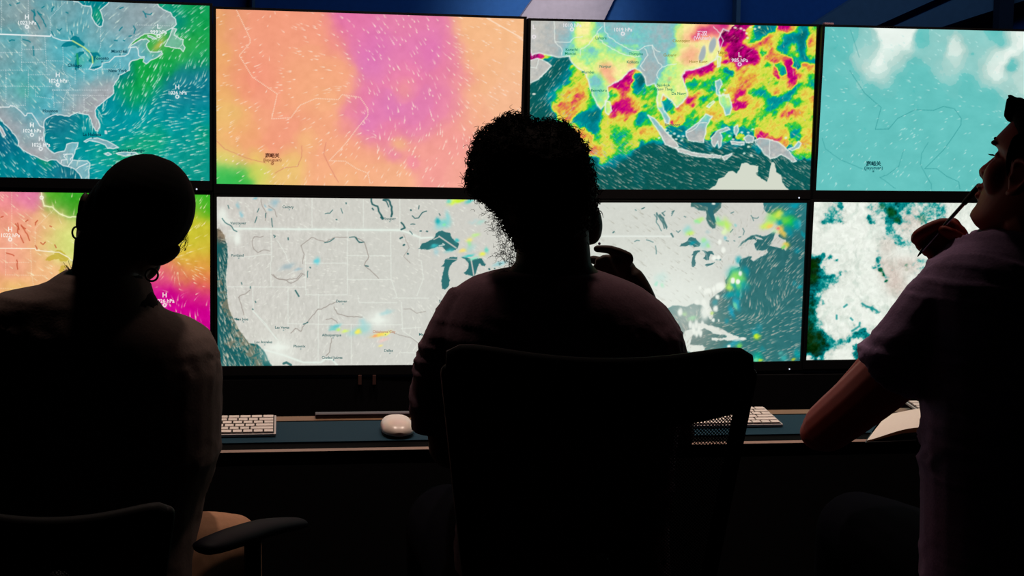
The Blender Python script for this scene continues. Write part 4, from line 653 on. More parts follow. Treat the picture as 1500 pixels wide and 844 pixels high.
def build_screen(cv, parent):
    nu, nv = cv.nu, cv.nv
    V = np.stack([(cv.U - .5) * SW, np.zeros_like(cv.U), (cv.V - .5) * SH], -1).reshape(-1, 3)
    idx = np.arange(nu * nv).reshape(nv, nu)
    Q = np.stack([idx[:-1, :-1], idx[:-1, 1:], idx[1:, 1:], idx[1:, :-1]], -1).reshape(-1, 4)
    C = lin(np.clip(cv.C, 0, 1)).reshape(-1, 3)
    tv, tf, tc = [], [], []; n0 = len(V)
    for (x, y, body, h, col, bold, al) in cv.texts:
        vs, fs = text_geo(body, bold)
        if not len(vs): continue
        k = h / .72
        P = np.stack([x + vs[:, 0] * k, y - vs[:, 1] * k], -1)
        uv = cv.uv(P)
        if uv.min() < 0.002 or uv.max() > .998: continue
        u0, v0 = cv.uv([[x, y]])[0]
        b = cv.C[int(np.clip(v0, 0, 1) * (nv - 1)), int(np.clip(u0, 0, 1) * (nu - 1))]
        cc = lin(np.clip(col * .88 + b * .12, 0, 1))
        for q in uv: tv.append(((q[0] - .5) * SW, -.0004, (q[1] - .5) * SH)); tc.append(cc)
        for f_ in fs: tf.append([n0 + i for i in f_])
        n0 += len(vs)
    if tv: V = np.vstack([V, np.array(tv)]); C = np.vstack([C, np.array(tc)])
    me = D.meshes.new('screen')
    nl = len(Q) * 4 + sum(len(f_) for f_ in tf)
    me.vertices.add(len(V)); me.vertices.foreach_set('co', V.astype(np.float32).ravel())
    me.loops.add(nl); me.loops.foreach_set('vertex_index', np.concatenate([Q.ravel()] + [np.array(f_) for f_ in tf]).astype(np.int32))
    st = np.concatenate([np.arange(len(Q)) * 4, len(Q) * 4 + np.cumsum([0] + [len(f_) for f_ in tf])[:-1]]).astype(np.int32)
    me.polygons.add(len(st)); me.polygons.foreach_set('loop_start', st)
    me.update(calc_edges=True)
    at = me.color_attributes.new('picture', 'FLOAT_COLOR', 'POINT')
    at.data.foreach_set('color', np.c_[C, np.ones(len(C))].astype(np.float32).ravel())
    return link('screen', me, SCREEN_MAT, parent)
LAMPW = 58
# ------------------------------------------------------------------ solid modelling helpers
def box(bm, lo, hi, bev=0.0, M=None):
    v = [bm.verts.new((x, y, z)) for z in (lo[2], hi[2]) for y in (lo[1], hi[1]) for x in (lo[0], hi[0])]
    f = [bm.faces.new([v[i] for i in q]) for q in ((0, 2, 3, 1), (4, 5, 7, 6), (0, 1, 5, 4), (2, 6, 7, 3), (0, 4, 6, 2), (1, 3, 7, 5))]
    if M is not None: bmesh.ops.transform(bm, matrix=M, verts=v)
    if bev:
        es = list({e for q in f for e in q.edges})
        bmesh.ops.bevel(bm, geom=es, offset=bev, segments=2, affect='EDGES', profile=.6)
    return v
def boxobj(name, lo, hi, m, parent=None, bev=0.0):
    bm = bmesh.new(); box(bm, lo, hi, bev); return obj(name, bm, m, parent, auto=.6 if bev else None)

class Solid:
    """closed lofts and ellipsoids, fused into one continuous surface"""
    def __init__(s): s.v = []; s.f = []
    def rings(s, R):
        n = len(R[0]); b = len(s.v)
        for r in R: s.v += [tuple(p) for p in r]
        for k in range(len(R) - 1):
            for i in range(n):
                j = (i + 1) % n
                s.f.append((b + k * n + i, b + k * n + j, b + (k + 1) * n + j, b + (k + 1) * n + i))
        c0 = len(s.v); s.v.append(tuple(np.mean(R[0], 0))); c1 = len(s.v); s.v.append(tuple(np.mean(R[-1], 0)))
        for i in range(n):
            j = (i + 1) % n
            s.f.append((c0, b + j, b + i)); m = b + (len(R) - 1) * n; s.f.append((c1, m + i, m + j))
    def ell(s, c, r, R=None, nu=20, nv=12):
        c = np.array(c, float); R = np.eye(3) if R is None else R
        out = []
        for k in range(1, nv):
            ph = PI * k / nv
            out.append([c + R @ np.array([r[0] * math.sin(ph) * math.cos(t), r[1] * math.sin(ph) * math.sin(t), -r[2] * math.cos(ph)]) for t in np.linspace(0, 2 * PI, nu, endpoint=False)])
        s.rings(out)
    def tube(s, pts, rad, n=16, cap=True, flat=None, up=(0, 0, 1)):
        pts = [np.array(p, float) for p in pts]; rad = list(rad)
        # densify
        P = []; Rr = []
        for i in range(len(pts) - 1):
            m = 4
            for k in range(m):
                t = k / m
                p0 = pts[max(i - 1, 0)]; p1 = pts[i]; p2 = pts[i + 1]; p3 = pts[min(i + 2, len(pts) - 1)]
                P.append(.5 * ((2 * p1) + (-p0 + p2) * t + (2 * p0 - 5 * p1 + 4 * p2 - p3) * t * t + (-p0 + 3 * p1 - 3 * p2 + p3) * t ** 3)); Rr.append(rad[i] * (1 - t) + rad[i + 1] * t)
        P.append(pts[-1]); Rr.append(rad[-1])
        tg = [P[min(i + 1, len(P) - 1)] - P[max(i - 1, 0)] for i in range(len(P))]
        tg = [t / (np.linalg.norm(t) + 1e-9) for t in tg]
        if cap:
            a, ra, ta = P[0], Rr[0], tg[0]; b, rb, tb = P[-1], Rr[-1], tg[-1]
            pre = [(a - ta * ra * k, ra * math.sqrt(max(0, 1 - k * k))) for k in (.97, .8, .5)]
            post = [(b + tb * rb * k, rb * math.sqrt(max(0, 1 - k * k))) for k in (.5, .8, .97)]
            P = [p for p, _ in pre] + P + [p for p, _ in post]; Rr = [r for _, r in pre] + Rr + [r for _, r in post]; tg = [ta] * 3 + tg + [tb] * 3
        u = np.array(up, float)
        out = []
        x = np.cross(tg[0], u)
        if np.linalg.norm(x) < 1e-3: x = np.cross(tg[0], np.array([1., 0, 0]))
        x /= np.linalg.norm(x)
        fl = flat or 1.0
        for p, r, t in zip(P, Rr, tg):
            x = x - t * (x @ t); x /= np.linalg.norm(x); y = np.cross(t, x)
            out.append([p + r * (math.cos(a) * x + math.sin(a) * y * fl) for a in np.linspace(0, 2 * PI, n, endpoint=False)])
        s.rings(out)
    def mesh(s, name='body', voxel=None, smooth=2, factor=.5):
        me = D.meshes.new(name); me.from_pydata([tuple(map(float, v)) for v in s.v], [], s.f)
        bm = bmesh.new(); bm.from_mesh(me); bmesh.ops.recalc_face_normals(bm, faces=bm.faces); bm.to_mesh(me); bm.free()
        if voxel:
            o = D.objects.new('work', me); COL.objects.link(o)
            r = o.modifiers.new('r', 'REMESH'); r.mode = 'VOXEL'; r.voxel_size = voxel; r.use_smooth_shade = True
            if smooth:
                q = o.modifiers.new('s', 'SMOOTH'); q.iterations = smooth; q.factor = factor
            dg = bpy.context.evaluated_depsgraph_get(); m2 = D.meshes.new_from_object(o.evaluated_get(dg))
            m2.name = name
            D.objects.remove(o); D.meshes.remove(me); me = m2
        me.polygons.foreach_set('use_smooth', [True] * len(me.polygons))
        return me

def wrinkle(me, amp, sc, seed=1, drop=1.6):
    n = len(me.vertices); co = np.empty(n * 3); me.vertices.foreach_get('co', co); co = co.reshape(-1, 3)
    no = np.empty(n * 3); me.vertices.foreach_get('normal', no); no = no.reshape(-1, 3)
    a = co[:, 0] * .8 + co[:, 1] * .6; b = co[:, 2] * drop; wx = fbm(a * sc * .5, b * sc * .5, seed, 3) * 2.2
    r1 = 1 - np.abs(2 * fbm(a * sc + b * sc * .7 + wx, b * sc - a * sc * .3 + wx, seed + 7, 3) - 1) * 2
    r2 = fbm(a * sc * .4, b * sc * .4, seed + 3, 2)
    dsp = amp * (np.clip(r1, 0, 1) ** 2 * np.clip(r2 * 2 - .6, 0, 1) - .15)
    co += no * dsp[:, None]; me.vertices.foreach_set('co', co.ravel()); me.update(); return me
def pw(px, d): return px * d / FPX      # size of px at distance d
CAMZ = CR[:, 0] * 1.0
def ring_px(y, xl, xr, d, ry, n=28, e=2.3, dy=0.0, yaw=0.0, ybias=0.0):
    a = np.array(atd(xl, y, d)); b = np.array(atd(xr, y, d)); c = (a + b) / 2; rx = np.linalg.norm(b - a) / 2
    ax = (b - a) / (2 * rx); ax[2] = 0; ax /= np.linalg.norm(ax)
    fw = np.array([-ax[1], ax[0], 0]); c = c + fw * dy
    out = []
    for t in np.linspace(0, 2 * PI, n, endpoint=False):
        ct, st = math.cos(t), math.sin(t)
        out.append(c + ax * rx * math.copysign(abs(ct) ** (2 / e), ct) + fw * ry * math.copysign(abs(st) ** (2 / e), st))
    return out
def spanloft(S, rows, d, e=2.3, ry=None):
    S.rings([ring_px(r[0], r[1], r[2], d if len(r) < 5 else r[4], r[3], e=e) for r in rows])

# ------------------------------------------------------------------ materials of the place
M_black = mat('black_plastic', (.006, .006, .007), rough=.55, spec=.25)
M_matte = mat('black_matte', (.004, .004, .005), rough=.9, spec=.1)
M_desk = mat('desk_laminate', (.0022, .0022, .0025), rough=.9, spec=.03)
M_band = mat('wood_edge_band', (.42, .27, .21), rough=.5)
M_brown = mat('brown_wood', (.20, .105, .05), rough=.6)
M_mat = mat('teal_desk_mat', (.006, .034, .058), rough=.85, scale=300, var=.2, spec=.15)
M_key = mat('white_keys', (.78, .68, .63), rough=.5)
M_alu = mat('keyboard_tray', (.48, .44, .43), rough=.45, metal=.3)
M_mouse = mat('mouse_white', (.82, .68, .6), rough=.3)
M_paper = mat('paper', (.80, .70, .62), rough=.8, scale=120, var=.04)
M_pageedge = mat('page_edge', (.55, .33, .10), rough=.8)
M_metal = mat('pen_metal', (.5, .5, .52), rough=.25, metal=1.0)
M_hoop = mat('hoop_metal', (.03, .025, .02), rough=.35, metal=.8)
M_skin1 = mat('skin_deep', (.030, .012, .007), rough=.6, spec=.15)
M_skin3 = mat('skin_tan', (.23, .019, .009), rough=.55, spec=.2)
M_hair = mat('black_hair', (.003, .0025, .0025), rough=.9, spec=.04)
M_curl = mat('curly_hair', (.008, .003, .002), rough=.8, spec=.08)
M_jacket = mat('jacket_cloth', (.13, .09, .082), rough=.95, scale=260, var=.3, bump=.15, spec=.1)
M_shirt2 = mat('dark_tee', (.17, .09, .12), rough=.95, scale=260, var=.35, bump=.15, spec=.1)
M_shirt3 = mat('purple_grey_tee', (.30, .19, .33), rough=.95, scale=260, var=.35, bump=.2, spec=.1)
M_beige = mat('beige_trousers', (.42, .22, .13), rough=.9, scale=120, var=.15, spec=.1)
M_denim = mat('dark_denim', (.002, .002, .004), rough=.95, spec=.02)
M_floor = mat('carpet', (.012, .012, .016), rough=.95, scale=60, var=.4, spec=.05)
M_wall = mat('painted_wall', (.035, .055, .10), rough=.8, spec=.1)
M_blue = mat('blue_wall', (.03, .12, .36), rough=.8, spec=.1)
M_beam = mat('slate_beam', (.10, .17, .24), rough=.7)
M_lilac = mat('lilac_panel', (.46, .40, .46), rough=.8)
M_ceil = mat('ceiling_board', (.03, .035, .05), rough=.9, spec=.1)
M_led = emat('led_white', (.8, .85, 1, 1), 1.0)
M_lamp = emat('lamp_glow', (1, .76, .62, 1), 3.0)

# ------------------------------------------------------------------ the room
ROOM = dict(x0=-3.4, x1=4.6, y0=-5.2, y1=2.2, h=2.75)
r = ROOM; t = .1
tag(boxobj('floor', (r['x0'], r['y0'], -t), (r['x1'], r['y1'], 0), M_floor), kind='structure')
tag(boxobj('ceiling', (r['x0'], r['y0'], r['h']), (r['x1'], r['y1'], r['h'] + t), M_ceil), kind='structure')
tag(boxobj('wall_back', (r['x0'], r['y1'], 0), (r['x1'], r['y1'] + t, r['h']), M_blue), kind='structure')
tag(boxobj('wall_front', (r['x0'], r['y0'] - t, 0), (r['x1'], r['y0'], r['h']), M_wall), kind='structure')
tag(boxobj('wall_left', (r['x0'] - t, r['y0'], 0), (r['x0'], r['y1'], r['h']), M_wall), kind='structure')
tag(boxobj('wall_right', (r['x1'], r['y0'], 0), (r['x1'] + t, r['y1'], r['h']), M_wall), kind='structure')

# braces and panels on the far wall, read along the strip above the monitors
def brace(name, pts, m, Y, th=.05):
    bm = bmesh.new()
    P = [aty(x, y, Y) for x, y in pts]
    fr = [bm.verts.new((p.x, Y, p.z)) for p in P]; bk = [bm.verts.new((p.x, Y + th, p.z)) for p in P]
    bm.faces.new(fr); bm.faces.new(bk[::-1])
    for i in range(len(P)):
        j = (i + 1) % len(P); bm.faces.new([fr[i], fr[j], bk[j], bk[i]])
    return tag(obj(name, bm, m), kind='structure')
YB = r['y1'] - .06
brace('trim_1', [(569, 300), (753, 300), (870, 60), (906, -14), (1080, -370), (1040, -370), (790, -14), (738, 60)], M_lilac, YB)
brace('trim_2', [(980, 170), (990, 170), (1230, 62), (1400, -14), (1830, -205), (1760, -325), (1270, -14), (1150, 62)], M_beam, YB)
brace('trim_3', [(1060, 152), (1310, 62), (1490, 4), (1830, -105), (1830, -190), (1432, -14), (1262, 62)], M_beam, YB - .06)
brace('trim_4', [(1450, 320), (1470, 320), (1504, -370), (1482, -370)], M_ceil, YB - .12)
brace('trim_5', [(372, 300), (376, 300), (370, -370), (366, -370)], M_beam, YB)
brace('trim_6', [(1072, 300), (1078, 300), (1094, -370), (1088, -370)], M_beam, YB)

# ------------------------------------------------------------------ monitors
MLAB = ['black bezel monitor showing North America on teal ocean with green wind streaks',
        'black bezel monitor filled with orange and pink wind map, magenta in the middle',
        'black bezel monitor showing India and Australia under yellow, green and magenta rain colours',
        'black bezel monitor with pale turquoise map and soft white cloud blobs',
        'black bezel monitor with orange, green and magenta map behind the person with hoop earrings',
        'black bezel monitor showing grey western United States above the white mouse',
        'black bezel monitor showing grey land and dark slate ocean above the mesh chair',
        'black bezel monitor showing white storm clouds over green and teal']
for i, f in enumerate(SCREENS):
    c, R = mon_pose(i)
    e = empty('monitor'); M = np.eye(4); M[:3, :3] = R; M[:3, 3] = c; e.matrix_world = Matrix(M.tolist())
    tag(e, MLAB[i], 'monitor', 'monitors of the video wall')
    cv = f(); build_screen(cv, e)
    bs, bt, bb = .0064, .0056, .0222
    W2, H2 = SW / 2, SH / 2
    bm = bmesh.new()
    for lo, hi in [((-W2 - bs, -.006, -H2 - bb), (W2 + bs, .012, -H2)), ((-W2 - bs, -.006, H2), (W2 + bs, .012, H2 + bt)),
                   ((-W2 - bs, -.006, -H2), (-W2, .012, H2)), ((W2, -.006, -H2), (W2 + bs, .012, H2))]: box(bm, lo, hi)
    bmesh.ops.remove_doubles(bm, verts=bm.verts, dist=1e-5)
    obj('bezel', bm, M_black, e)
    bm = bmesh.new(); box(bm, (-W2 - bs + .001, .002, -H2 - bb + .001), (W2 + bs - .001, .03, H2 + bt - .001)); box(bm, (-W2 * .7, .03, -H2 * .7), (W2 * .7, .05, H2 * .7), .004)
    obj('housing', bm, M_black, e)
    bm = bmesh.new(); bmesh.ops.create_uvsphere(bm, u_segments=10, v_segments=6, radius=.0019, matrix=Matrix.Translation((W2 - .029, -.0065, -H2 - .0195)))
    obj('power_light', bm, M_led, e, smooth=True)

cp = aty(1214, 35.5, .0); bm = bmesh.new(); box(bm, (cp.x - .011, -.002, cp.z - .001), (cp.x + .012, .012, cp.z + .0035), .0008)
tag(obj('card', bm, mat('pink_card', (.55, .32, .40), rough=.7)), 'small pinkish card lying on the top edge of the turquoise monitor', 'card')
# stand that carries the eight monitors
st = empty('monitor_stand', (0, .12, 0)); tag(st, 'tall black floor stand with dark skirt carrying the monitor wall', 'stand')
def local(o, root): o.matrix_parent_inverse = root.matrix_world.inverted(); return o
bpy.context.view_layer.update()
for x in (-1.45, -.73, 0, .73, 1.45):
    local(boxobj('upright', (x - .03, .088, 0), (x + .03, .14, 1.5), M_black, st), st)
for z in (.672, .88, 1.12, 1.33):  # bars level with the gaps are added to block blue light behind
    local(boxobj('crossbar', (-1.48, .074, z - .03), (1.48, .088, z + .03), M_black, st), st)
local(boxobj('skirt_panel', (-1.5, -.012, .05), (1.5, .03, ZO - SH - GZ / 2 - .034), M_matte, st), st)
for x in (-1.45, 0, 1.45):
    local(boxobj('foot', (x - .05, -.1, 0), (x + .05, .5, .04), M_black, st), st)
# two small brown bars standing in for reddish marks on the skirt
for px in (527, 548):
    p = aty(px, 556, -.0125)
    local(boxobj('skirt_mark', (p.x - .004, -.02, p.z - .011), (p.x + .004, -.0122, p.z + .011), mat('mark_brown', (.09, .035, .028)), st), st)

# ------------------------------------------------------------------ desk
DZ = .73; DF = -.893; DB = -.655
dk = empty('desk', (0, (DF + DB) / 2, 0)); tag(dk, 'long black control room desk with light wood front edge', 'desk')
bpy.context.view_layer.update()
local(boxobj('tabletop', (-2.1, DF, DZ - .03), (2.3, DB - .025, DZ), M_desk, dk), dk)
bm = bmesh.new(); tri_ = [[bm.verts.new((x, y, z)) for y, z in ((DF - .0001, DZ - .0004), (DF - .0045, DZ - .0040), (DF - .0001, DZ - .0046))] for x in (-2.1, 2.3)]
bm.faces.new(tri_[0]); bm.faces.new(tri_[1][::-1])
for i in range(3): bm.faces.new([tri_[0][i], tri_[0][(i + 1) % 3], tri_[1][(i + 1) % 3], tri_[1][i]])
local(obj('edge_band', bm, M_band, dk), dk)['label'] = 'light wood front edge strip'
local(boxobj('back_strip', (-2.1, DB - .025, DZ - .02), (2.3, DB + .012, DZ), M_brown, dk), dk)['label'] = 'brown wood strip along the back edge'
for x in (-2.05, 0.02, 2.2):
    local(boxobj('leg', (x - .025, DF + .05, 0), (x + .025, DB - .05, DZ - .03), M_matte, dk), dk)
rs = boxobj('monitor_shelf', (-.505, DB - .012, DZ + .0005), (.02, DB + .011, DZ + .0085), mat('shelf_black', (.035, .024, .035), rough=.5), None, .002)
tag(rs, 'low dark shelf along the back edge of the desk', 'shelf')

# ------------------------------------------------------------------ things on the desk
def desk_mat(x0, x1, y0, y1, label):
    bm = bmesh.new(); box(bm, (x0, y0, DZ + .0005), (x1, y1, DZ + .003), .001)
    return tag(obj('desk_mat', bm, M_mat), label, 'desk mat', 'desk mats in front of the monitors')
desk_mat(-.98, -.24, DF + .037, -.70, 'teal desk mat under the white mouse and the keyboard beside it')
desk_mat(.02, .62, DF + .037, -.70, 'dark teal desk mat under the keyboard seen past the mesh chair')

def make_keyboard(loc, rz, label):
    e = empty('keyboard', loc, (0, 0, rz)); tag(e, label, 'keyboard', 'white keyboards on the desk')
    w, dpt = .282, .115
    tilt = Matrix.Rotation(math.radians(4.0), 4, 'X')
    bm = bmesh.new(); box(bm, (-w / 2, -dpt / 2, .001), (w / 2, dpt / 2, .006), .0015, None)
    bmesh.ops.transform(bm, matrix=Matrix.Translation((0, 0, .0045)) @ tilt, verts=bm.verts)
    obj('tray', bm, M_alu, e)
    bm = bmesh.new()
    rows = [(13, [1] * 13), (14, [1] * 13 + [1.5]), (14, [1.5] + [1] * 13), (13, [1.8] + [1] * 11 + [1.8]), (12, [2.3] + [1] * 10 + [2.3]), (9, [1, 1, 1, 1.25, 5.2, 1.25, 1, 1, 1, 1])]
    for k, (n, ws) in enumerate(rows):
        tot = sum(ws); x = -w / 2 + .004; sc = (w - .008) / tot; y = dpt / 2 - .006 - k * (dpt - .009) / 6; hh = (dpt - .009) / 6
        for q in ws:
            box(bm, (x + .0014, y - hh + .0019, .0062), (x + q * sc - .0014, y - .0019, .0092), .0006); x += q * sc
    bmesh.ops.transform(bm, matrix=Matrix.Translation((0, 0, .0045)) @ tilt, verts=bm.verts)
    obj('keys', bm, M_key, e)
    bm = bmesh.new(); box(bm, (-w / 2 + .0035, -dpt / 2 + .003, .0058), (w / 2 - .0035, dpt / 2 - .004, .0063)); bmesh.ops.transform(bm, matrix=Matrix.Translation((0, 0, .0045)) @ tilt, verts=bm.verts); obj('key_well', bm, M_black, e)
    bm = bmesh.new(); box(bm, (-w / 2 + .01, dpt / 2 - .022, 0), (w / 2 - .01, dpt / 2 - .004, .0115)); obj('riser_foot', bm, M_matte, e)
    return e
KZ = DZ + .003
make_keyboard((-.579 - .141, -.762, KZ), 0, 'white keyboard at the end of the teal mat beside the jacketed person')
make_keyboard((.385 - .141, -.748, KZ), 0, 'white keyboard seen past the mesh chair, beside the bent elbow')
make_keyboard((.845, -.70, DZ + .0005), 0, 'white keyboard partly covered by the open notebook')

def make_mouse():
    e = empty('computer_mouse', (-.358, -.795, KZ)); tag(e, 'white computer mouse lying on the teal desk mat', 'mouse')
    S = Solid(); n = 26; R = []
    for k in np.linspace(.25, 15.75, 34):
        y = -math.cos(PI * k / 16) * .0565; w = .030 * (1 - abs(y / .0575) ** 3.2) ** .5; h = .0215 * (1 - (abs(y) / .0577) ** 2.8) ** .5
        R.append([(w * math.copysign(abs(math.cos(t)) ** .75, math.cos(t)), y, .007 + (h * abs(math.sin(t)) ** .85 if math.sin(t) > 0 else -.002 * abs(math.sin(t)))) for t in np.linspace(0, 2 * PI, n, endpoint=False)])
    S.rings(R); me = S.mesh('mouse_shell'); link('top_shell', me, M_mouse, e)
    S = Solid(); R = []
    for z, k in ((0.0003, .80), (.003, .93), (.0072, .96)):
        R.append([(.030 * k * math.copysign(abs(math.cos(t)) ** .7, math.cos(t)), .056 * k * math.copysign(abs(math.sin(t)) ** .8, math.sin(t)), z) for t in np.linspace(0, 2 * PI, n, endpoint=False)])
    S.rings(R); link('base', S.mesh('mouse_base'), M_black, e)
make_mouse()

def make_notebook():
    e = empty('open_notebook', (.66, -.80, DZ + .0005)); tag(e, 'open notebook with cream pages lying between the elbow and the keyboard', 'notebook')
    bpy.context.view_layer.update()
    P = [atz(1270, 640, DZ + .012), atz(1300, 596, DZ + .02), atz(1400, 596, DZ + .03), atz(1372, 622, DZ + .03)]
    a, b, c, d = [np.array(p) for p in P]
    def sheet(off, bmx, n=14):
        g = []
        for j in range(2):
            row = []
            for i in range(n + 1):
                u = i / n
                p = (a * (1 - u) + d * u) if j == 0 else (b * (1 - u) + c * u)
                z = DZ + .0015 + off * (.25 + .75 * min(1, u * 1.2)) + .012 * math.sin(min(1, u * 1.25) * PI * .62) ** 1.5
                row.append(bmx.verts.new((p[0], p[1], z)))
            g.append(row)
        return g
    bm = bmesh.new(); top = sheet(.014, bm); bot = sheet(.004, bm)
    for i in range(14):
        bm.faces.new([top[0][i], top[0][i + 1], top[1][i + 1], top[1][i]]); bm.faces.new([bot[0][i], bot[1][i], bot[1][i + 1], bot[0][i + 1]])
    me_mats = [M_paper, M_pageedge]
    side = []
    for i in range(14):
        side.append(bm.faces.new([bot[0][i], bot[0][i + 1], top[0][i + 1], top[0][i]])); side.append(bm.faces.new([bot[1][i + 1], bot[1][i], top[1][i], top[1][i + 1]]))
    side.append(bm.faces.new([bot[0][0], top[0][0], top[1][0], bot[1][0]])); side.append(bm.faces.new([bot[0][-1], bot[1][-1], top[1][-1], top[0][-1]]))
    for f_ in side: f_.material_index = 1
    o = obj('pages', bm, M_paper, e, smooth=False); o.data.materials.append(M_pageedge); local(o, e)
    bm = bmesh.new()
    q = [bm.verts.new((p[0], p[1], DZ + zz)) for zz in (.0008, .003) for p in (a - [.006, .006, 0], d + [.006, -.006, 0], c + [.006, .004, 0], b - [.006, -.004, 0])]
    for f_ in ((0, 3, 2, 1), (4, 5, 6, 7), (0, 1, 5, 4), (1, 2, 6, 5), (2, 3, 7, 6), (3, 0, 4, 7)): bm.faces.new([q[i] for i in f_])
    local(obj('cover', bm, M_black, e), e)
make_notebook()
# ------------------------------------------------------------------ chairs
def mesh_fabric():
    m = D.materials.new('chair_mesh'); m.use_nodes = True; nt = m.node_tree; b = nt.nodes['Principled BSDF']; out = nt.nodes['Material Output']
    b.inputs['Base Color'].default_value = (.004, .004, .005, 1); b.inputs['Roughness'].default_value = .9
    tc = nt.nodes.new('ShaderNodeTexCoord'); mp = nt.nodes.new('ShaderNodeMapping'); mp.inputs['Rotation'].default_value = (0, 0, PI / 4)
    mp.inputs['Scale'].default_value = (1, 1, 1)
    nt.links.new(tc.outputs['UV'], mp.inputs['Vector'])
    sx = nt.nodes.new('ShaderNodeSeparateXYZ'); nt.links.new(mp.outputs['Vector'], sx.inputs[0])
    def tri(o):
        a = nt.nodes.new('ShaderNodeMath'); a.operation = 'MULTIPLY'; a.inputs[1].default_value = 1 / .0036; nt.links.new(o, a.inputs[0])
        f_ = nt.nodes.new('ShaderNodeMath'); f_.operation = 'PINGPONG'; f_.inputs[1].default_value = .5; nt.links.new(a.outputs[0], f_.inputs[0])
        g = nt.nodes.new('ShaderNodeMath'); g.operation = 'GREATER_THAN'; g.inputs[1].default_value = .20; nt.links.new(f_.outputs[0], g.inputs[0]); return g.outputs[0]
    h = nt.nodes.new('ShaderNodeMath'); h.operation = 'MULTIPLY'; nt.links.new(tri(sx.outputs['X']), h.inputs[0]); nt.links.new(tri(sx.outputs['Y']), h.inputs[1])
    tr = nt.nodes.new('ShaderNodeBsdfTransparent'); mx = nt.nodes.new('ShaderNodeMixShader')
    nt.links.new(h.outputs[0], mx.inputs[0]); nt.links.new(b.outputs[0], mx.inputs[1]); nt.links.new(tr.outputs[0], mx.inputs[2]); nt.links.new(mx.outputs[0], out.inputs['Surface'])
    return m
M_meshfab = mesh_fabric()
M_chair = mat('chair_black', (.005, .005, .006), rough=.7, spec=.2)
M_arm = mat('armrest_vinyl', (.001, .001, .004), rough=.6, spec=.06)

def tube_bm(bm, pts, rad, n=10):
    S = Solid(); S.tube(pts, rad if isinstance(rad, (list, tuple)) else [rad] * len(pts), n=n)
    vs = [bm.verts.new(v) for v in S.v]
    for f_ in S.f: bm.faces.new([vs[i] for i in f_])
def make_chair(label, loc, rz, top, wid=.46, low=.54, seat=.47, arms=True, band=.09, curve=.05):
    e = empty('office_chair', loc, (0, 0, rz)); tag(e, label, 'chair', 'office chairs at the desk')
    # seat
    bm = bmesh.new(); box(bm, (-.24, -.22, seat - .07), (.24, .25, seat - .005), .03); obj('seat', bm, M_chair, e, auto=.7)
    # backrest: a curved shell, solid band at the top, mesh below
    hw = wid / 2
    def bp(u, z, off=0): # u -1..1
        tz = (z - low) / (top - low)
        w = hw * (.76 + .24 * tz)
        return (u * w, -.26 - .06 * tz + curve * u * u + off, z)
    bm = bmesh.new(); uvl = bm.loops.layers.uv.new('UVMap'); n = 24; m = 10
    G = [[bm.verts.new(bp(-1 + 2 * i / n, low + (top - band - low) * j / m)) for i in range(n + 1)] for j in range(m + 1)]
    for j in range(m):
        for i in range(n):
            f_ = bm.faces.new([G[j][i], G[j][i + 1], G[j + 1][i + 1], G[j + 1][i]])
            for lp in f_.loops: lp[uvl].uv = (lp.vert.co.x, lp.vert.co.z)
    me = D.meshes.new('mesh_panel'); bm.to_mesh(me); bm.free(); link('mesh_panel', me, M_meshfab, e, True)
    S = Solid(); R = []
    for i in range(n + 1):
        u = -1.02 + 2.04 * i / n; k = max(0.0, 1 - abs(u / 1.04) ** 9) ** .5
        zc = top - band / 2 - .018 * max(0, 1 - u * u); hh = band / 2 * (.55 + .45 * k); x, y, _ = bp(u, zc)
        R.append([(x, y + .013 * math.cos(a), zc + hh * math.copysign(abs(math.sin(a)) ** .7, math.sin(a)) - (1 - k) * .012) for a in np.linspace(0, 2 * PI, 14, endpoint=False)])
    S.rings(R); link('head_band', S.mesh('head_band'), M_chair, e)
    bm = bmesh.new()
    for s in (-1, 1): tube_bm(bm, [bp(s, low), bp(s, (low + top) / 2), bp(s, top - band * .5)], .012)
    tube_bm(bm, [bp(-1, low), bp(-.5, low), bp(0, low), bp(.5, low), bp(1, low)], .013)
    tube_bm(bm, [(0, -.05, seat - .06), (0, -.24, seat - .05), (0, -.285, low), (0, -.29, low + .12)], .02)
    obj('backrest_frame', bm, M_chair, e, smooth=True)
    if arms:
        for s in (-1, 1):
            S = Solid(); S.tube([(s * .27, -.16, seat + .2), (s * .28, 0, seat + .215), (s * .27, .17, seat + .2)], [.028, .03, .026], flat=.5)
            a = link('armrest', S.mesh('armrest'), M_arm, e)
            bm = bmesh.new(); tube_bm(bm, [(s * .2, 0, seat - .05), (s * .27, 0, seat - .02), (s * .275, 0, seat + .2)], .014); obj('arm_post', bm, M_chair, a, smooth=True)
    bm = bmesh.new(); tube_bm(bm, [(0, 0, .1), (0, 0, .25), (0, 0, seat - .06)], [.03, .025, .03]); obj('gas_column', bm, M_chair, e, smooth=True)
    for k in range(5):
        a = 2 * PI * k / 5 + .3; c, s = math.cos(a), math.sin(a)
        bm = bmesh.new(); tube_bm(bm, [(0, 0, .11), (c * .15, s * .15, .09), (c * .28, s * .28, .065)], [.028, .02, .015]); l = obj('leg', bm, M_chair, e, smooth=True)
        bm = bmesh.new(); bmesh.ops.create_cone(bm, cap_ends=True, segments=16, radius1=.027, radius2=.027, depth=.035, matrix=Matrix.Translation((c * .28, s * .28, .0275)) @ Matrix.Rotation(a, 4, 'Z') @ Matrix.Rotation(PI / 2, 4, 'X')); obj('caster', bm, M_chair, l, smooth=True)
    return e

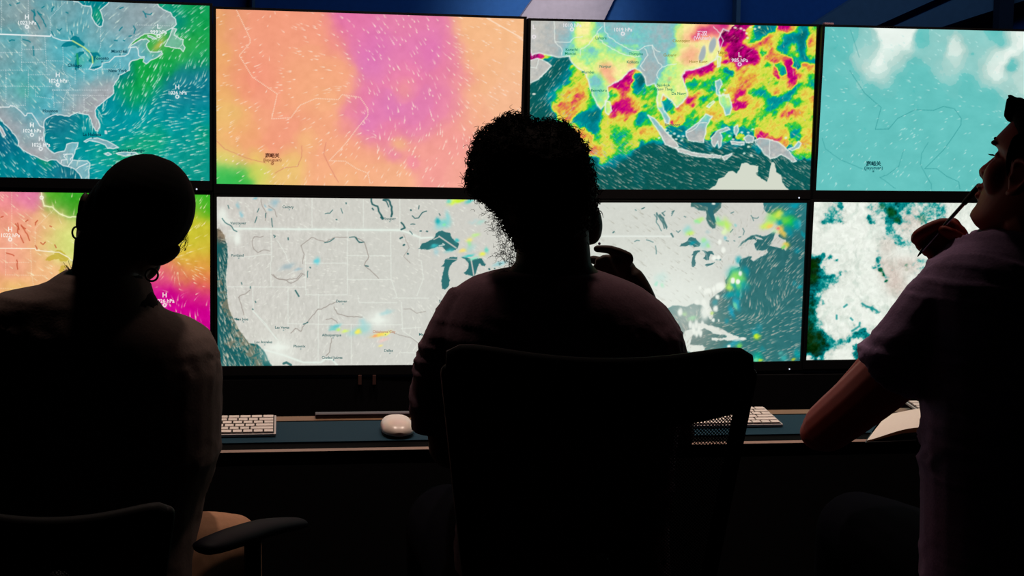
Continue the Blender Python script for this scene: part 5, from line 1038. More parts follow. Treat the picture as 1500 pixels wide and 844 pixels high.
# ------------------------------------------------------------------ people
def arr(p): return np.array(p)
def person_root(px, d, label):
    p = atd(px, 422, d); e = empty('person', (p.x, p.y, 0)); tag(e, label, 'person'); bpy.context.view_layer.update(); return e
def add_legs(S, hips, yaw, d_knee=.42, foot=.0, wid=.10, r=(.085, .065, .05, .04)):
    hx, hy, hz = hips
    out = []
    for s in (-1, 1):
        kx = hx + s * wid * 1.3; k = (kx - math.sin(yaw) * d_knee, hy + d_knee, hz + .03); a = (k[0], k[1] + .03, .09)
        S.tube([(hx + s * wid, hy, hz + .02), ((hx + s * wid + k[0]) / 2, (hy + k[1]) / 2, hz + .045), k], [r[0], r[0] * .9, r[1]])
        S.tube([k, (k[0], k[1] + .03, .28), a], [r[1], r[2], r[3]]); out.append((k, a))
    return out
def add_shoes(e, ends):
    for k, a in ends:
        S = Solid(); S.tube([(a[0], a[1] - .05, .045), (a[0], a[1] + .06, .042), (a[0], a[1] + .16, .032)], [.042, .042, .034], flat=.95); o = link('shoe', S.mesh('shoe'), M_black, e); local(o, e)

def head_solid(S, c, R, sc=1.0, nose=True, ears=(1, -1), jaw=1.0):
    """skull, face, nose, lips, brow and ears; c = chin level under the ears, R = head axes (right, forward, up)"""
    prof = [  # u, front, back, half width
        (.003, .066, .030, .022), (.009, .081, .010, .036), (.017, .093, -.006, .043), (.026, .091, -.014, .047), (.037, .087, -.030, .051), (.048, .086, -.045, .056),
        (.060, .086, -.060, .060), (.070, .086, -.072, .062), (.080, .085, -.080, .064), (.095, .083, -.090, .066), (.115, .080, -.098, .069), (.126, .077, -.100, .070), (.137, .083, -.101, .0715),
        (.148, .092, -.102, .073), (.155, .093, -.102, .073), (.165, .088, -.101, .0735), (.179, .081, -.097, .072), (.192, .075, -.088, .068), (.203, .062, -.074, .059), (.212, .044, -.054, .045), (.218, .022, -.028, .022)]
    c = arr(c)
    def W(x, f_, u): return c + R @ np.array([x, f_, u]) * sc
    rings = []
    for u, fr, bk, w in prof:
        cy = (fr + bk) / 2; ry = (fr - bk) / 2; ring = []
        for t in np.linspace(0, 2 * PI, 36, endpoint=False):
            x = w * math.cos(t); y = cy + ry * math.sin(t)
            if math.sin(t) > 0 and u < .14: x *= 1 - .22 * math.sin(t) ** 2
            ring.append(W(x * jaw, y, u))
        rings.append(ring)
    S.rings(rings)
    if nose:
        S.rings([[W(x, f_, u) for x, f_ in ((-w, b), (-w * .6, b + (tp_ - b) * .7), (0, tp_), (w * .6, b + (tp_ - b) * .7), (w, b), (0, b - .02))]
                 for u, b, tp_, w in ((.136, .074, .086, .010), (.128, .074, .0885, .011), (.119, .076, .093, .013), (.105, .078, .102, .014), (.096, .080, .1085, .016), (.088, .082, .1115, .017), (.082, .083, .108, .016), (.077, .080, .097, .013))])
        for s in (-1, 1): S.ell(W(s * .0125, .089, .0895), (.0055, .009, .005), R)
        S.ell(W(0, .086, .066), (.022, .011, .006), R); S.ell(W(0, .085, .052), (.020, .010, .007), R)
        for s in (-1, 1):
            S.ell(W(s * .028, .075, .149), (.024, .0055, .006), R); S.ell(W(s * .032, .059, .130), (.0135, .0115, .010), R); S.ell(W(s * .041, .043, .102), (.026, .026, .032), R)
    for s in ears:
        # ear: rim tube and lobe around a thin bowl
        P = []
        for a in np.linspace(-2.0, 2.5, 12):
            P.append(W(s * (.076 + .010 * (1 if a > -1 else .6)), -.008 - .016 * math.sin(a) * -1 * .9 - .004, .118 + .030 * math.cos(a)))
        P = [W(s * (.077 + .009 * k), y, u) for y, u, k in ((.006, .126, 0), (.004, .142, .5), (-.010, .150, 1), (-.024, .143, 1.2), (-.028, .126, 1.2), (-.020, .108, .9), (-.010, .096, .5), (-.002, .092, .2))]
        S.tube(P, [.003, .004, .0045, .0045, .004, .004, .0055, .005], n=8)
        S.ell(W(s * .078, -.010, .118), (.0035, .017, .026), R)
        S.ell(W(s * .078, .002, .116), (.006, .005, .007), R)

CAP = ((.085, -.030, -.088, .064), (.105, -.02, -.104, .073), (.13, .0, -.110, .078), (.15, .035, -.112, .080), (.172, .058, -.112, .081), (.188, .070, -.106, .078), (.200, .074, -.094, .069), (.211, .070, -.074, .056), (.220, .056, -.046, .038), (.226, .03, -.02, .018))
def hair_cap(S, c, R, sc, k=1.0):
    S.rings([[arr(c) + R @ np.array([w * k * math.cos(q), (fr + bk) / 2 + (fr - bk) / 2 * math.sin(q), u]) * sc for q in np.linspace(0, 2 * PI, 32, endpoint=False)] for u, fr, bk, w in CAP])
# ---------- person in the middle: curly hair, t-shirt
d2 = 2.2
P2 = person_root(810, d2, 'person with big curly hair in dark t-shirt, hand raised to chin')
S = Solid()
R2 = _rz(-.32) @ _rx(.06) @ _ry(.02)
# skull seen from behind, face turned a little to the right
hc = arr(atd(806, 292, d2 + .02))
S.ell(hc, (.068, .086, .098), R2, 28, 18)
RF2 = _rz(-.60) @ _rx(.02) @ _ry(-.30)
cF2 = arr(atd(829, 370, d2 + .06)); sF2 = .885
head_solid(S, cF2, RF2, sF2, ears=(-1,))
S.ell(arr(atd(858, 322, d2 + .08)), (.024, .034, .042), RF2)
spanloft(S, [(330, 752, 862, .058, d2), (360, 757, 864, .056, d2 + .01), (385, 755, 866, .057, d2 + .01), (400, 742, 880, .065, d2 + .01), (430, 720, 915, .075, d2)], d2, e=2.0)
spanloft(S, [(405, 730, 880, .06), (440, 695, 930, .075), (480, 680, 960, .09), (560, 672, 975, .10), (700, 690, 955, .10), (860, 680, 965, .11), (975, 672, 975, .12)], d2)
# arms
L_ = [atd(690, 450, d2), atd(655, 560, d2 + .02), atd(662, 652, d2 + .06)]
S.tube(L_, [.034, .038, .036]); S.tube([L_[-1], atd(672, 648, 2.38), atd(690, 633, 2.5)], [.038, .034, .026])
S.tube([atd(940, 468, d2), atd(972, 560, d2 + .08), atd(985, 634, 2.47)], [.036, .040, .038])
FA = [atd(985, 634, 2.47), atd(965, 540, 2.42), atd(940, 452, 2.36), atd(926, 412, 2.35)]
S.tube(FA, [.038, .036, .029, .023])
d = 2.35
S.tube([atd(927, 418, d), atd(918, 396, d), atd(908, 386, d - .01)], [.022, .024, .020], flat=.6)
S.tube([atd(916, 386, d - .02), atd(921, 377, d - .02), atd(896, 366.5, d - .02), atd(874, 364.5, d - .02)], [.0085, .0085, .0078, .0062], n=12)
S.tube([atd(908, 396, d - .005), atd(905, 386, d), atd(890, 379, d), atd(877, 383, d)], [.0088, .0085, .008, .007], n=12)
S.tube([atd(905, 400, d), atd(893, 391, d + .01), atd(879, 389, d + .01), atd(872, 395, d + .01)], [.0088, .0085, .008, .007], n=12)
S.tube([atd(903, 406, d), atd(890, 399, d + .015), atd(878, 398, d + .015), atd(871, 402, d + .015)], [.008, .0078, .0075, .0065], n=12)
S.tube([atd(912, 404, d + .02), atd(896, 392, d + .03), atd(880, 384, d + .03), atd(868, 380, d + .03)], [.011, .010, .009, .0075], n=12)
S.tube([atd(690, 633, 2.5), atd(700, 629, 2.54), atd(712, 624, 2.58)], [.026, .034, .03], flat=.45)
for k in range(4): S.tube([atd(706 + k * 8, 624, 2.57), atd(712 + k * 8, 620, 2.62), atd(716 + k * 8, 620, 2.655)], [.009, .0085, .007], n=10)
S.tube([atd(705, 629, 2.54), atd(728, 625, 2.565), atd(740, 621, 2.60)], [.011, .009, .007], n=10)
hp = atd(822, 960, d2); ends2 = add_legs(S, (hp.x, hp.y, .56), 0)
body2 = link('body', S.mesh('body', .0036, 3), M_skin1, P2); local(body2, P2)
# t-shirt
S = Solid()
spanloft(S, [(396, 738, 876, .072), (401, 715, 893, .082), (409, 690, 919, .092), (420, 672, 944, .10), (436, 660, 966, .108), (455, 651, 983, .115), (482, 644, 1000, .122), (520, 645, 1003, .128), (580, 652, 1000, .13), (660, 662, 990, .128), (760, 668, 980, .13), (880, 660, 985, .14), (985, 655, 992, .15)], d2, e=2.4)
S.tube([atd(704, 446, d2), atd(672, 500, d2), atd(653, 565, d2 + .01), atd(650, 630, d2 + .02)], [.056, .055, .054, .052], cap=False)
S.tube([atd(934, 470, d2), atd(955, 510, d2 + .02), atd(966, 560, d2 + .05), atd(972, 600, d2 + .1)], [.050, .053, .053, .052], cap=False)
tee = link('t_shirt', wrinkle(S.mesh('t_shirt', .006, 3), .007, 16, 2), M_shirt2, P2); local(tee, P2); tee['label'] = 'dark loose t-shirt'
# loose folds of the sleeve
S = Solid()
add_legs(S, (hp.x, hp.y, .56), 0, r=(.095, .075, .062, .055)); spanloft(S, [(905, 665, 985, .13), (1000, 655, 995, .15)], d2)
tr = link('trousers', S.mesh('trousers', .008, 2), M_denim, P2); local(tr, P2); add_shoes(P2, ends2)
# curly hair: dense mass and loose coils at its outline
HO = [(762, 178), (745, 172), (722, 186), (704, 200), (695, 222), (691, 248), (688, 272), (702, 292), (730, 305), (741, 330), (750, 352), (760, 372), (800, 392), (850, 372), (868, 330), (876, 290), (871, 262), (866, 238), (858, 214), (842, 197), (818, 184), (790, 184)]
S = Solid()
R_ = []
oc = arr(atd(785, 270, d2))
ax = CR[:, 0]; up = CR[:, 2]; fw = CR[:, 1]
for k in range(1, 16):
    ph = PI * k / 16; s_ = math.sin(ph); dd = -math.cos(ph)
    ring = []
    for (x, y) in HO:
        v = arr(atd(x, y, d2)) - oc
        ring.append(oc + v * s_ ** .75 * .97 + fw * (dd * .105 + .01))
    R_.append(ring)
S.rings(R_)
hair_cap(S, cF2 + RF2 @ np.array([0, .014, .003]), RF2, sF2)
hm = wrinkle(S.mesh('hair', .007, 2), .012, 60, 4, 1)
hc_surf = [(np.array(v.co), np.array(v.normal)) for v in hm.vertices if (np.array(v.co) - CAM) @ fw < (oc - CAM) @ fw + .05]
bm = bmesh.new(); bm.from_mesh(hm); D.meshes.remove(hm)
rnd = random.Random(12)
def coil(base, dirv, L, R0, turns, th, bm, seg=None):
    dirv = np.array(dirv) / np.linalg.norm(dirv); a = np.cross(dirv, [0.3, .5, .8]); a /= np.linalg.norm(a); b = np.cross(dirv, a)
    n = max(8, int(turns * 12)); ph0 = rnd.uniform(0, 6.3); prev = None; bend = np.array([rnd.uniform(-1, 1) for _ in range(3)]) * L * .6
    P = []
    for i in range(n + 1):
        t_ = i / n; an = ph0 + t_ * turns * 2 * PI; rr = R0 * (.4 + .6 * math.sin(min(1, t_ * 1.3) * PI * .5))
        P.append(np.array(base) + dirv * L * t_ + bend * t_ * t_ + (a * math.cos(an) + b * math.sin(an)) * rr)
    k = 4
    for i, p in enumerate(P):
        tg = P[min(i + 1, n)] - P[max(i - 1, 0)]; tg /= np.linalg.norm(tg) + 1e-9
        x = np.cross(tg, fw); x /= np.linalg.norm(x) + 1e-9; y = np.cross(tg, x); r_ = th * (1 - .7 * (i / n) ** 2)
        ring = [bm.verts.new(p + (x * math.cos(q * 2 * PI / k) + y * math.sin(q * 2 * PI / k)) * r_) for q in range(k)]
        if prev:
            for q in range(k): bm.faces.new([prev[q], prev[(q + 1) % k], ring[(q + 1) % k], ring[q]])
        prev = ring
HN = len(HO)
def outl(tt):
    f_ = tt % HN; i = int(f_); u = f_ - i; p, q = HO[i], HO[(i + 1) % HN]; return p[0] * (1 - u) + q[0] * u, p[1] * (1 - u) + q[1] * u
for co_, no_ in random.Random(3).sample(hc_surf, min(1500, len(hc_surf))):
    coil(co_ - no_ * .004, no_ + np.array([rnd.gauss(0, .5) for _ in range(3)]), rnd.uniform(.006, .014), rnd.uniform(.0025, .005), rnd.uniform(1, 2), rnd.uniform(.0008, .0013), bm)
for _ in range(1000):
    tt = rnd.uniform(-3.2, 9.0) if rnd.random() < .93 else rnd.uniform(15.5, 18.8)
    x, y = outl(tt); v = np.array([x - 785, y - 270.]); v /= np.linalg.norm(v)
    dep = rnd.uniform(-.06, .06); k = (1 - (dep / .115) ** 2) ** .5
    inn = rnd.uniform(-16, 3); px, py = 785 + (x - 785) * k + v[0] * inn, 270 + (y - 270) * k + v[1] * inn
    base = arr(atd(px, py, d2)) + fw * dep
    dv = ax * v[0] - up * v[1] + np.array([rnd.gauss(0, .55) for _ in range(3)]) + fw * dep * 5
    low_ = y > 300 and x < 770
    big = .0055 if not low_ else .003
    right = tt > 15
    coil(base, dv, rnd.uniform(.004, .015 if not right else .006), rnd.uniform(.0024, big), rnd.uniform(1.0, 2.4), rnd.uniform(.0004, .0009 if not low_ else .0005), bm)
for _ in range(400):      # larger loose curls
    tt = rnd.choice([rnd.uniform(-2.6, .8), rnd.uniform(.8, 6.5)]); x, y = outl(tt); v = np.array([x - 785, y - 270.]); v /= np.linalg.norm(v)
    base = arr(atd(x + v[0] * rnd.uniform(-4, 7), y + v[1] * rnd.uniform(-4, 7), d2)) + fw * rnd.uniform(-.03, .03)
    coil(base, fw * rnd.uniform(-1, 1) + ax * rnd.gauss(0, .5) + up * rnd.gauss(0, .5), rnd.uniform(.004, .010), rnd.uniform(.0032, .0052), rnd.uniform(.9, 1.8), rnd.uniform(.0006, .0009), bm)
for _ in range(330):      # fine frizz beside the neck
    u = rnd.random(); x0 = 734 + 24 * u + rnd.gauss(0, 3); y0 = 305 + 88 * u + rnd.gauss(0, 6); dx = -abs(rnd.gauss(0, 13)) * (1 - .2 * u)
    base = arr(atd(x0 + dx, y0, d2)) + fw * rnd.uniform(-.03, .03)
    coil(base, ax * rnd.gauss(-.3, 1) + up * rnd.gauss(-.3, 1) + fw * rnd.gauss(0, .5), rnd.uniform(.005, .013), rnd.uniform(.001, .0028), rnd.uniform(.6, 1.6), rnd.uniform(.0002, .0004), bm)
h2 = obj('hair', bm, M_curl, P2, smooth=True); local(h2, P2); h2['label'] = 'big dark curly hair'
# small earring stud catching light at the right ear
bm = bmesh.new(); bmesh.ops.create_uvsphere(bm, u_segments=10, v_segments=8, radius=.0022, matrix=Matrix.Translation(atd(878, 357, d2 + .03))); o = obj('ear_stud', bm, mat('purple_stud', (.25, .12, .4), rough=.2, metal=.5), P2, smooth=True); local(o, P2)

def brows(P, c, R, sc):
    S = Solid()
    for s in (-1, 1): S.tube([c + R @ np.array(v) * sc for v in ((s * .012, .092, .148), (s * .03, .084, .153), (s * .052, .066, .150))], [.0018, .0028, .0015], n=8)
    o = link('eyebrow', S.mesh('eyebrow'), M_hair, P); local(o, P)
brows(P2, cF2, RF2, sF2)
# ---------- person at the left: tied-back hair, hoops, jacket
d1 = 2.3
P1 = person_root(155, d1, 'person with tied back dark hair and hoop earrings in brown jacket')
S = Solid(); tl = math.radians(28)
Rh = CR @ _ry(tl)
def e1(x, y, rx, ry, rd, dd=0.0, rot=0.0): S.ell(arr(atd(x, y, d1 + dd)), (pw(rx, d1), rd, pw(ry, d1)), CR @ _ry(rot), 26, 16)
e1(208, 304, 67, 74, .07, .0, .35); e1(186, 347, 62, 56, .07, .02, .5)
R1 = _rz(-.10) @ _rx(-.38) @ _ry(.49)
head_solid(S, arr(atd(182, 342, d1 + .03)) - R1 @ np.array([0, -.01, .12]), R1, .97, ears=())
e1(157, 345, 44, 62, .06, .05, .1)
spanloft(S, [(350, 111, 228, .06, d1 + .02), (380, 109, 218, .058, d1 + .01), (398, 106, 201, .058, d1), (415, 100, 205, .062, d1), (440, 70, 225, .075, d1)], d1, e=2.0)
e1(123, 308, 8.5, 27, .016, -.005, .10); e1(243, 374, 25, 11.5, .016, -.005, -.55 + .0); e1(258, 365, 7, 7, .012, -.005)
spanloft(S, [(440, 40, 205, .07), (500, 10, 270, .085), (600, 10, 280, .10), (760, 15, 275, .11), (930, 10, 275, .12)], d1)
for side in (0, 1):
    xs = [(262, 520), (276, 600), (272, 668)] if side else [(20, 480), (0, 590), (8, 668)]
    P = [atd(x, y, d1 + .02 * k) for k, (x, y) in enumerate(xs)]
    S.tube(P, [.032, .036, .034]); hx = (xs[-1][0] + (-60 if side else 60))
    S.tube([P[-1], atd(hx + (20 if side else -20), 646, 2.46), atd(hx, 620, 2.57)], [.036, .032, .025])
    S.tube([atd(hx, 620, 2.57), atd(hx, 612, 2.62), atd(hx, 608, 2.66)], [.025, .034, .028], flat=.45)
    for k in range(4): S.tube([atd(hx - 22 + k * 14, 608, 2.66), atd(hx - 22 + k * 14, 604, 2.69), atd(hx - 20 + k * 13, 605, 2.715)], [.009, .0085, .007], n=10)
hp1 = atd(150, 900, d1)
S.tube([(hp1.x + .09, hp1.y, .58), tuple(atd(275, 812, 2.34)), tuple(atd(337, 798, 2.42))], [.072, .058, .044])
S.tube([tuple(atd(337, 798, 2.42)), tuple(atd(340, 940, 2.48)), tuple(atd(335, 1060, 2.5))], [.044, .042, .036])
k1 = (hp1.x - .14, hp1.y + .40, .58)
S.tube([(hp1.x - .09, hp1.y, .58), (hp1.x - .12, hp1.y + .2, .6), k1], [.08, .075, .06]); S.tube([k1, (k1[0], k1[1] + .03, .3), (k1[0], k1[1] + .03, .09)], [.06, .048, .036])
fo = atd(335, 1060, 2.5)
body1 = link('body', S.mesh('body', .0036, 3), M_skin1, P1); local(body1, P1)
brows(P1, arr(atd(182, 342, d1 + .03)) - R1 @ np.array([0, -.01, .12]), R1, .97)
# hair cap with the ends gathered
S = Solid()
e1(212, 303, 71.5, 78, .10, -.006, .35); e1(196, 322, 62, 62, .085, -.012, .4); e1(170, 300, 38, 44, .06, .0, .2)
e1(178, 345, 50, 38, .05, -.01, .5)
hair_cap(S, arr(atd(182, 342, d1 + .03)) - R1 @ np.array([0, -.026, .117]), R1, .965)
for k in range(5): S.tube([atd(262 + k * 2, 330 + k * 4, d1), atd(271 + k, 350 + k * 3, d1), atd(266 + k, 366 + k * 5, d1)], [.0012, .0009, .0006], n=6)
h1 = link('hair', S.mesh('hair', .004, 3), M_hair, P1); local(h1, P1)
S = Solid(); rnd = random.Random(5); bm = bmesh.new()
for k in range(26):
    x0 = rnd.uniform(262, 276); y0 = 345 - (276 - x0) * .5 + rnd.uniform(-14, 8); tube_bm(bm, [atd(x0 - 6, y0 - 10, d1), atd(x0, y0 + 6, d1), atd(x0 + rnd.uniform(-9, 1), y0 + rnd.uniform(10, 22), d1)], .0003, 5)
for k in range(24):
    x0 = rnd.uniform(96, 112); y0 = rnd.uniform(388, 398); tube_bm(bm, [atd(x0 + 6, y0 + 6, d1), atd(x0, y0, d1), atd(x0 - rnd.uniform(0, 6), y0 - rnd.uniform(-4, 8), d1)], .0003, 5)
o = obj('stray_hair', bm, M_curl, P1, smooth=True); local(o, P1); o['kind'] = 'stuff'
# jacket with collar
S = Solid()
spanloft(S, [(396, 96, 196, .064), (403, 84, 202, .072), (412, 72, 212, .082), (421, 50, 220, .088), (430, 5, 222, .094), (441, -12, 226, .10), (453, -20, 234, .104), (463, -24, 256, .108), (474, -28, 284, .112), (486, -30, 303, .116), (505, -33, 315, .12), (540, -35, 321, .125), (600, -36, 323, .13), (665, -30, 321, .13), (720, -22, 300, .13), (760, -20, 293, .13), (850, -20, 294, .14), (930, -20, 298, .15)], d1, e=2.5)
for side in (0, 1):
    xs = [(262, 512), (271, 560), (276, 620), (274, 672)] if side else [(15, 475), (0, 590), (5, 640), (8, 672)]
    S.tube([atd(x, y, d1 + .01 * k) for k, (x, y) in enumerate(xs)], [.042, .052, .050, .048])
    hx = (xs[-1][0] + (-50 if side else 50)); S.tube([atd(xs[-1][0], 668, d1 + .03), atd(hx + (20 if side else -20), 646, 2.44), atd(hx, 629, 2.52)], [.047, .046, .040])
jk = link('jacket', wrinkle(S.mesh('jacket', .006, 3), .006, 13, 5), M_jacket, P1); local(jk, P1); jk['label'] = 'brown grey jacket with seamed shoulders'
S = Solid()
S.rings([ring_px(y, xl, xr, d1, ry, e=2.1) for y, xl, xr, ry in ((452, 96, 233, .085), (440, 88, 228, .084), (425, 84, 219, .078), (410, 86, 209, .072), (399, 95, 200, .066))])
cl = link('collar', S.mesh('collar', .005, 2), M_hair, jk)
S = Solid()
S.tube([(hp1.x + .09, hp1.y, .58), tuple(atd(275, 812, 2.34)), tuple(atd(337, 798, 2.42))], [.085, .070, .053])
S.tube([tuple(atd(337, 798, 2.42)), tuple(atd(340, 940, 2.48)), tuple(atd(335, 1050, 2.5))], [.053, .052, .05])
S.tube([(hp1.x - .09, hp1.y, .58), (hp1.x - .12, hp1.y + .2, .6), k1], [.092, .085, .07]); S.tube([k1, (k1[0], k1[1] + .03, .3), (k1[0], k1[1] + .03, .1)], [.07, .058, .05])
spanloft(S, [(880, 15, 285, .13), (960, 10, 290, .15)], d1)
tr1 = link('trousers', S.mesh('trousers', .006, 3), M_beige, P1); local(tr1, P1); tr1['label'] = 'beige trousers'
add_shoes(P1, [(None, (fo.x, fo.y, .09)), (None, (k1[0], k1[1] + .03, .09))])
def hoop(x, y, rx, ry, rot, name='hoop_earring'):
    bm = bmesh.new(); P = []
    n = 36
    for i in range(n): a = 2 * PI * i / n; P.append(arr(atd(x, y, d1)) + CR @ np.array([pw(rx, d1) * math.cos(a), math.sqrt(max(0, pw(ry, d1) ** 2 - pw(rx, d1) ** 2)) * math.cos(a), pw(ry, d1) * math.sin(a)]))
    prev = []
    for i in range(n):
        tg = P[(i + 1) % n] - P[i - 1]; tg /= np.linalg.norm(tg); a = np.cross(tg, CR[:, 1]); 
        if np.linalg.norm(a) < 1e-3: a = np.cross(tg, CR[:, 0])
        a /= np.linalg.norm(a); b = np.cross(tg, a)
        prev.append([bm.verts.new(P[i] + (a * math.cos(q * PI / 4) + b * math.sin(q * PI / 4)) * .0017) for q in range(8)])
    for i in range(n):
        for q in range(8): bm.faces.new([prev[i][q], prev[i][(q + 1) % 8], prev[(i + 1) % n][(q + 1) % 8], prev[(i + 1) % n][q]])
    o = obj(name, bm, M_hoop, P1, smooth=True); local(o, P1)
hoop(112.5, 341, 4.2, 8.8, 0); hoop(222.3, 403, 8.6, 8.9, 0)

# ---------- person at the right: profile, purple grey t-shirt, pen
d3 = 2.2
P3 = person_root(1500, d3, 'person in purple grey t-shirt looking up, holding pen at mouth')
R3 = _rz(.508) @ _rx(.315) @ _ry(.035)
hc3 = arr(atd(1485.7, 359, 2.2)); sc3 = .935
S = Solid(); head_solid(S, hc3, R3, sc3, ears=(-1, 1))
def H3(x, f_, u): return hc3 + R3 @ np.array([x, f_, u]) * sc3
S.tube([tuple(H3(0, -.02, .05)), tuple(atd(1515, 345, d3 + .02)), tuple(atd(1535, 400, d3))], [.052, .056, .07])
spanloft(S, [(352, 1440, 1600, .06), (380, 1400, 1655, .08), (420, 1375, 1690, .09), (520, 1370, 1700, .10), (700, 1372, 1690, .10), (880, 1372, 1690, .11), (980, 1368, 1692, .12)], d3)
UA = [atd(1392, 438, d3), atd(1345, 505, d3 + .06), atd(1290, 562, d3 + .14), atd(1212, 626, d3 + .27)]
S.tube(UA, [.056, .051, .050, .043])
S.ell(arr(atd(1204, 634, d3 + .28)), (.038, .036, .032))
FA3 = [atd(1212, 628, d3 + .27), atd(1290, 540, d3 + .2), atd(1352, 450, d3 + .1), atd(1393, 385, d3 + .08)]
S.tube(FA3, [.040, .040, .033, .025])
S.tube([atd(1600, 440, d3), atd(1690, 560, d3 + .05), atd(1640, 648, d3 + .2)], [.055, .048, .04]); S.tube([atd(1640, 648, d3 + .2), atd(1560, 630, 2.5), atd(1500, 616, 2.6)], [.04, .035, .027])
S.tube([atd(1500, 616, 2.6), atd(1480, 611, 2.64), atd(1462, 609, 2.67)], [.026, .034, .03], flat=.45)
for k in range(4): S.tube([atd(1455, 604 + k * 4, 2.67 - k * .015), atd(1440, 604 + k * 4, 2.69 - k * .015), atd(1428, 606 + k * 4, 2.69 - k * .015)], [.009, .0085, .007], n=10)
dh = 2.28
S.tube([atd(1394, 386, dh), atd(1395, 365, dh), atd(1396, 345, dh), atd(1394, 333, dh)], [.022, .026, .025, .016], flat=.62)
S.tube([atd(1397, 335, dh - .01), atd(1384, 328, dh - .01), atd(1363, 334, dh - .012), atd(1345, 344, dh - .01), atd(1341, 351, dh - .003)], [.0105, .0100, .0095, .0088, .0078], n=12)
S.tube([atd(1395, 345, dh), atd(1378, 338, dh), atd(1358, 347, dh), atd(1348, 358, dh), atd(1354, 364, dh - .008)], [.0100, .0098, .0092, .0085, .0075], n=12)
S.tube([atd(1393, 356, dh + .005), atd(1377, 350, dh + .005), atd(1362, 358, dh + .005), atd(1356, 367, dh + .002), atd(1363, 371, dh - .008)], [.0098, .0094, .0088, .0080, .0072], n=12)
S.tube([atd(1392, 366, dh + .01), atd(1379, 362, dh + .01), atd(1367, 368, dh + .01), atd(1364, 376, dh + .004)], [.0088, .0084, .0078, .0068], n=12)
S.tube([atd(1408, 362, dh - .006), atd(1404, 350, dh - .022), atd(1393, 343, dh - .030), atd(1382, 337.5, dh - .030)], [.013, .011, .0098, .0082], n=12)
hp3 = atd(1530, 930, d3); ends3 = add_legs(S, (hp3.x, hp3.y, .56), 0)
body3 = link('body', S.mesh('body', .0026, 2, .4), M_skin3, P3); local(body3, P3)
# t-shirt
S = Solid()
spanloft(S, [(333, 1466, 1580, .066), (340, 1448, 1598, .076), (349, 1424, 1620, .086), (360, 1408, 1645, .095), (372, 1390, 1665, .10), (388, 1366, 1685, .108), (405, 1352, 1700, .113), (430, 1345, 1712, .12), (470, 1345, 1720, .125), (560, 1350, 1722, .13), (640, 1354, 1712, .13), (760, 1352, 1708, .13), (880, 1350, 1712, .14), (975, 1348, 1715, .15)], d3, e=2.4)
S.tube([atd(1398, 436, d3), atd(1372, 462, d3 + .005), atd(1338, 502, d3 + .02), atd(1296, 548, d3 + .045)], [.062, .063, .060, .058], cap=False)
S.tube([atd(1620, 440, d3), atd(1680, 520, d3), atd(1700, 590, d3 + .05)], [.06, .06, .058], cap=False)
t3 = link('t_shirt', wrinkle(S.mesh('t_shirt', .0055, 3), .009, 15, 9), M_shirt3, P3); local(t3, P3); t3['label'] = 'purple grey heather t-shirt'
S = Solid()
add_legs(S, (hp3.x, hp3.y, .56), 0, r=(.095, .075, .062, .055)); spanloft(S, [(905, 1360, 1705, .13), (990, 1355, 1710, .15)], d3)
tr3 = link('trousers', S.mesh('trousers', .008, 2), M_denim, P3); local(tr3, P3); add_shoes(P3, ends3)
# short hair brushed up at the front, with sideburn
S = Solid()
S.rings([[H3(w * math.cos(q), (fr + bk) / 2 + (fr - bk) / 2 * math.sin(q), u) for q in np.linspace(0, 2 * PI, 32, endpoint=False)]
         for u, fr, bk, w in ((.085, -.030, -.088, .064), (.105, -.02, -.104, .073), (.13, .0, -.110, .078), (.15, .035, -.112, .080), (.172, .058, -.112, .081), (.188, .070, -.106, .078), (.200, .080, -.094, .069), (.211, .078, -.074, .056), (.220, .062, -.046, .038), (.226, .04, -.02, .018))])
for s in (-1, 1): S.tube([H3(s * .074, .022, .17), H3(s * .0745, .022, .145), H3(s * .072, .016, .118)], [.012, .009, .005], flat=.5)
for k in range(9):
    xx = -.028 + k * .007; S.tube([H3(xx, .072, .200), H3(xx, .088 - abs(xx) * .3, .210), H3(xx * .9, .104 - abs(xx) * .5 + .003 * math.sin(k * 2), .219 + .002 * math.cos(k * 3))], [.014, .010, .003], n=8)
h3 = link('hair', S.mesh('hair', .0035, 2), M_hair, P3); local(h3, P3)
S = Solid()
for s in (-1, 1): S.tube([H3(s * .012, .092, .148), H3(s * .03, .084, .153), H3(s * .052, .066, .150)], [.0018, .0028, .0015], n=8)
o = link('eyebrow', S.mesh('eyebrow'), M_hair, P3); local(o, P3)
bm = bmesh.new()
for k in range(9): tube_bm(bm, [H3(-.040 + k * .0018, .064, .130), H3(-.040 + k * .0018, .075, .127), H3(-.040 + k * .0018, .081, .127)], .00035, 5)
o = obj('eyelash', bm, M_hair, P3); local(o, P3)

# pen held between the fingers, its end at the lips
pn = empty('pen', tuple(atd(1388, 325, dh - .02))); tag(pn, 'slim pen held in the hand against the lips', 'pen'); bpy.context.view_layer.update()
A, B, C_, D_ = arr(atd(1344, 376, dh - .014)), arr(atd(1351, 367, dh - .015)), arr(atd(1413, 297, dh - .026)), arr(atd(1434, 273, dh - .03))
bm = bmesh.new(); tube_bm(bm, [B, (B + C_) / 2, C_], .0031, 12); o = obj('barrel', bm, M_metal, pn, smooth=True); local(o, pn)
bm = bmesh.new(); tube_bm(bm, [A, B], [.0006, .0031], 10); o = obj('tip', bm, M_black, pn, smooth=True); local(o, pn)
bm = bmesh.new(); tube_bm(bm, [C_, (C_ + D_) / 2, D_], [.0045, .0052, .0050], 12); o = obj('cap', bm, M_black, pn, smooth=True); local(o, pn)

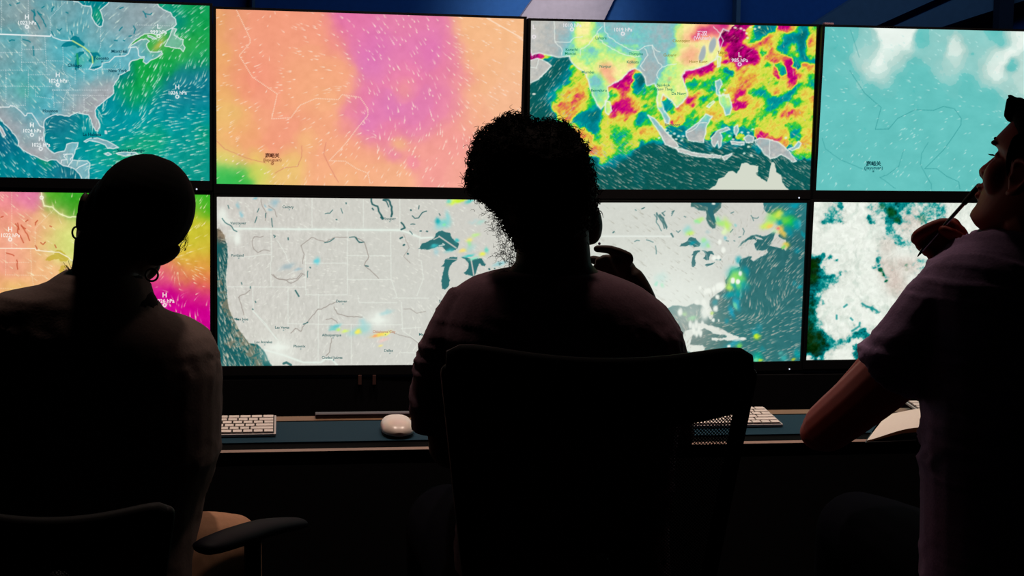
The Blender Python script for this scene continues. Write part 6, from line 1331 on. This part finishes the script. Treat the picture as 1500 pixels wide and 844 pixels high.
# chairs under the three people
ck = atd(917, 512, 1.93)
make_chair('black mesh back office chair behind the person with curly hair', (ck.x, ck.y + .30, 0), -.10, 1.034, wid=.425, low=.60, band=.10, arms=False)
c1_ = make_chair('dark office chair with low back under the person in brown jacket', (hp1.x - .02, hp1.y - .02, 0), .0, .80, wid=.30, low=.56, band=.05, curve=.03, arms=False)
bpy.context.view_layer.update()
S = Solid(); S.tube([atd(308, 800, 2.12), atd(345, 787, 2.18), atd(390, 773, 2.26), atd(432, 767, 2.34)], [.026, .030, .029, .022], flat=.45)
ar = link('armrest', S.mesh('armrest'), M_arm, c1_); local(ar, c1_)
mid = atd(370, 785, 2.22); bm = bmesh.new(); tube_bm(bm, [(mid.x - .10, mid.y + .02, .44), (mid.x - .01, mid.y, .48), (mid.x, mid.y, mid.z - .005)], .013); o = obj('arm_post', bm, M_chair, c1_, smooth=True); local(o, c1_)
make_chair('dark office chair with low back under the person holding the pen', (hp3.x, hp3.y - .02, 0), .0, .80, wid=.34, low=.56, band=.05, curve=.03, arms=False)

# ------------------------------------------------------------------ lamps
def area(name, loc, rot, size, power, col, sy=None):
    l = D.lights.new(name, 'AREA'); l.energy = power; l.color = col; l.size = size
    if sy: l.shape = 'RECTANGLE'; l.size_y = sy
    o = D.objects.new(name, l); o.location = loc; o.rotation_euler = rot; COL.objects.link(o); return o
def downlight(x, y, power, label):
    e = empty('ceiling_lamp', (x, y, ROOM['h'])); tag(e, label, 'lamp', 'round ceiling downlights')
    bm = bmesh.new(); bmesh.ops.create_cone(bm, cap_ends=True, segments=32, radius1=.09, radius2=.09, depth=.02, matrix=Matrix.Translation((0, 0, -.012))); obj('lamp_ring', bm, M_black, e)
    bm = bmesh.new(); bmesh.ops.create_circle(bm, cap_ends=True, segments=32, radius=.07, matrix=Matrix.Translation((0, 0, -.024))); obj('lamp_face', bm, M_lamp, e)
    l = D.lights.new('downlight', 'SPOT'); l.energy = power; l.color = (1, .77, .64); l.spot_size = math.radians(75); l.spot_blend = .6; l.shadow_soft_size = .07
    o = D.objects.new('downlight', l); o.parent = e; o.location = (0, 0, -.04); COL.objects.link(o)
for x, wh in ((-.62, 'keyboard and the white mouse'), (.12, 'person with curly hair'), (.95, 'open notebook')): downlight(x, -.42, LAMPW, 'round ceiling downlight shining down near the ' + wh)
area('blue_wash', (1.0, 1.0, 2.6), (math.radians(35), 0, 0), 2.6, 7, (.3, .55, 1.0), .3)  # unseen blue area light, added to light the far wall
l_ = D.lights.new('pale_spot', 'SPOT'); l_.energy = 95; l_.color = (1, .93, .9); l_.spot_size = math.radians(30); l_.spot_blend = .9; l_.shadow_soft_size = .15
o_ = D.objects.new('pale_spot', l_); COL.objects.link(o_); tgt = aty(800, 10, YB); o_.location = (tgt.x + .1, .9, 2.55)
o_.rotation_euler = (Vector((tgt.x, YB, tgt.z)) - o_.location).to_track_quat('-Z', 'Y').to_euler()
w = D.worlds.new('night'); SC.world = w; w.use_nodes = True
w.node_tree.nodes['Background'].inputs[0].default_value = (.004, .005, .01, 1); w.node_tree.nodes['Background'].inputs[1].default_value = 0.3
SC.cycles.use_denoising = True
SC.cycles.max_bounces = 5
